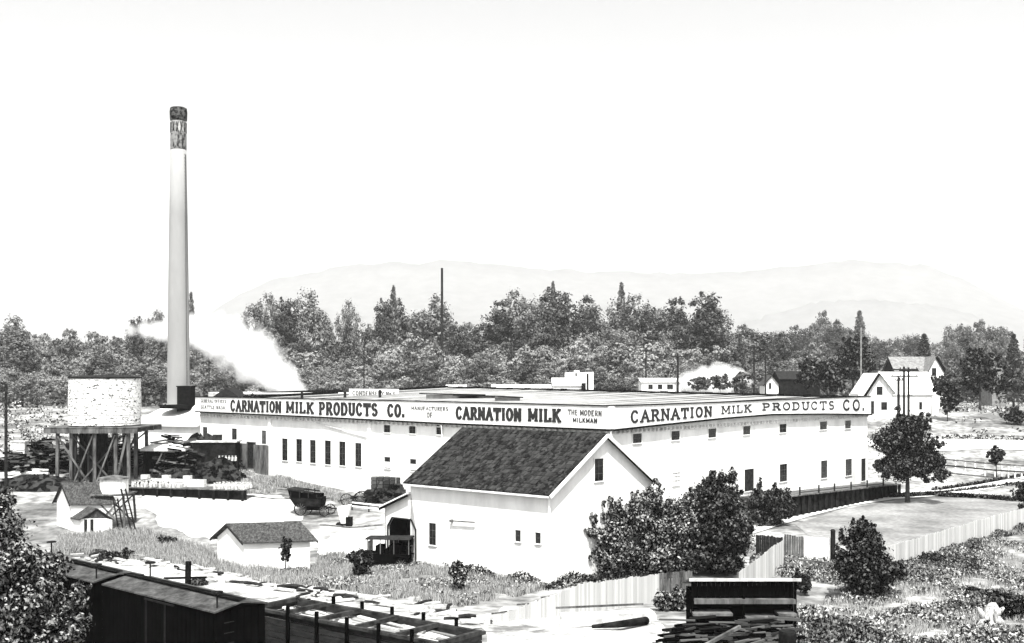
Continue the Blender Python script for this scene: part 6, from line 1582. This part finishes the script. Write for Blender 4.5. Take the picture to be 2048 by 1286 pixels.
def clumpmod(p, thr, f=1.0):
    v = wob(p[:, 0] * 2.3 * f, p[:, 1] * 2.3 * f) + .6 * wob(p[:, 0] * 6.1 * f + 9, p[:, 1] * 5.3 * f); return p[v > thr]
def blades(name, xy, h, material, label, seed=1, w=.03):
    r = np.random.default_rng(seed); n = len(xy); x, y = xy.T; z = T(x, y) - .03
    ang = r.uniform(0, 6.28, n); dx, dy = np.cos(ang) * w, np.sin(ang) * w * .5
    hh = h * r.uniform(.5, 1.3, n); lx, ly = r.normal(size=n) * hh * .25, r.normal(size=n) * hh * .25
    A = np.stack([x - dx, y - dy, z], 1); B = np.stack([x + dx, y + dy, z], 1); Cc = np.stack([x + lx + dx * .3, y + ly, z + hh], 1); D = np.stack([x + lx - dx * .3, y + ly, z + hh], 1)
    o = leaf_mesh(name, np.stack([A, B, Cc, D], 1).reshape(-1, 3), material, None); return tag(o, label, None, None, 'stuff')
grassL = area([(120, 1075), (290, 1062), (420, 1100), (440, 1125), (580, 1150), (600, 1175), (420, 1140), (200, 1110), (100, 1110)], 26000, 5)
blades('tall_grass', grassL, .55, M_GRASS, 'tall dry grass between the pump house and the small shed', 5)
grassM = area([(560, 1150), (630, 1140), (640, 1110), (740, 1112), (840, 1125), (1000, 1155), (1090, 1180), (1000, 1200), (920, 1215), (760, 1195), (600, 1170)], 60000, 6)
blades('meadow_grass', clumpmod(grassM, -.35), .5, M_GRASS, 'meadow grass on the slope before the barn', 6)
scatter_leaves('meadow_weeds', clumpmod(grassM, .25)[:16000], .10, lambda x, y, r: .55 + 0 * x, M_WEED, 'leafy weeds in the slope before the barn', seed=8)
wallbase = area([(832, 1114), (1035, 1142), (1095, 1165), (1180, 1150), (1330, 1130), (1330, 1150), (1100, 1182), (980, 1165), (830, 1128)], 9000, 9)
scatter_leaves('wall_weeds', wallbase, .11, lambda x, y, r: .7 + .35 * np.sin(x * 1.7), M_LEAF, 'dark weeds along the foot of the barn walls', seed=9)
weedR = area([(1600, 1170), (1660, 1140), (1820, 1128), (1900, 1098), (2070, 1050), (2120, 1120), (2120, 1330), (1590, 1330), (1590, 1230)], 150000, 10)
wv = wob(weedR[:, 0] * .9, weedR[:, 1] * .55) + .7 * wob(weedR[:, 0] * 2.7 + 4, weedR[:, 1] * 2.1) + .35 * wob(weedR[:, 0] * 7, weedR[:, 1] * 6)
scatter_leaves('weed_field', weedR[(wv > -.05) & (wv < .65)][:44000], .11, lambda x, y, r: .30 + .35 * np.clip(wob(x * 3, y * 3) + .4, 0, 1.4), M_WEED, 'rough leafy weeds covering the ground at the bottom right', seed=10)
scatter_leaves('dark_weeds', weedR[wv > .5][:30000], .12, lambda x, y, r: .35 + .45 * np.clip(wob(x * 3, y * 3) + .4, 0, 1.4), M_WEEDD, 'darker weed clumps in the rough ground at the bottom right', seed=19)
blades('weed_grass', weedR[wv > -.3][:40000], .38, M_GRASS, 'pale grass among the weeds at the bottom right', 12)
scatter_leaves('fence_weeds', area([(1790, 1128), (1900, 1098), (2060, 1048), (2060, 1062), (1900, 1112), (1790, 1140)], 6000, 13), .11, lambda x, y, r: .4 + .3 * np.sin(x * 1.3), M_WEEDD, 'dark weeds growing along the long white fence', seed=13)
weedG = area([(1500, 1125), (1700, 1115), (1680, 1175), (1600, 1160), (1500, 1150)], 9000, 14)
scatter_leaves('gate_weeds', weedG, .11, lambda x, y, r: .8 + 0 * x, M_WEED, 'weeds before the white gate panel', seed=14)
bankp = area([(470, 945), (560, 955), (735, 1008), (700, 1012), (600, 985), (480, 990)], 12000, 15)
blades('bank_grass', clumpmod(bankp, -.2), .5, M_GRASS, 'thin grass on the bank below the factory wall', 15, .05)
fld = area([(1880, 878), (2080, 880), (2080, 800), (1900, 800)], 8000, 16)
scatter_leaves('field_scrub', clumpmod(fld, .5), .3, lambda x, y, r: .4 + 0 * x, M_WEED, 'scattered scrub on the far right field', seed=16)
lf = area([(0, 905), (250, 900), (250, 815), (0, 815)], 16000, 17)
scatter_leaves('left_scrub', clumpmod(lf, .35), .3, lambda x, y, r: .5 + 0 * x, M_WEED, 'scattered scrub and stumps over the far left field', seed=17)

# ---------------------------------------------------------------- haze
hz = MB(); hz.box(-11000, 11000, -80, 10200, -3, 1150)
hzo = hz.build('haze', None); tag(hzo, 'thin pale haze in the air', None, None, 'stuff')
mh = bpy.data.materials.new('haze'); mh.use_nodes = True; nt = mh.node_tree; nt.nodes.clear()
out = nt.nodes.new('ShaderNodeOutputMaterial'); pv = nt.nodes.new('ShaderNodeVolumePrincipled')
pv.inputs['Color'].default_value = (1, 1, 1, 1); pv.inputs['Density'].default_value = 0.00007; pv.inputs['Anisotropy'].default_value = 0.0
nt.links.new(pv.outputs[0], out.inputs['Volume']); hzo.data.materials.append(mh)
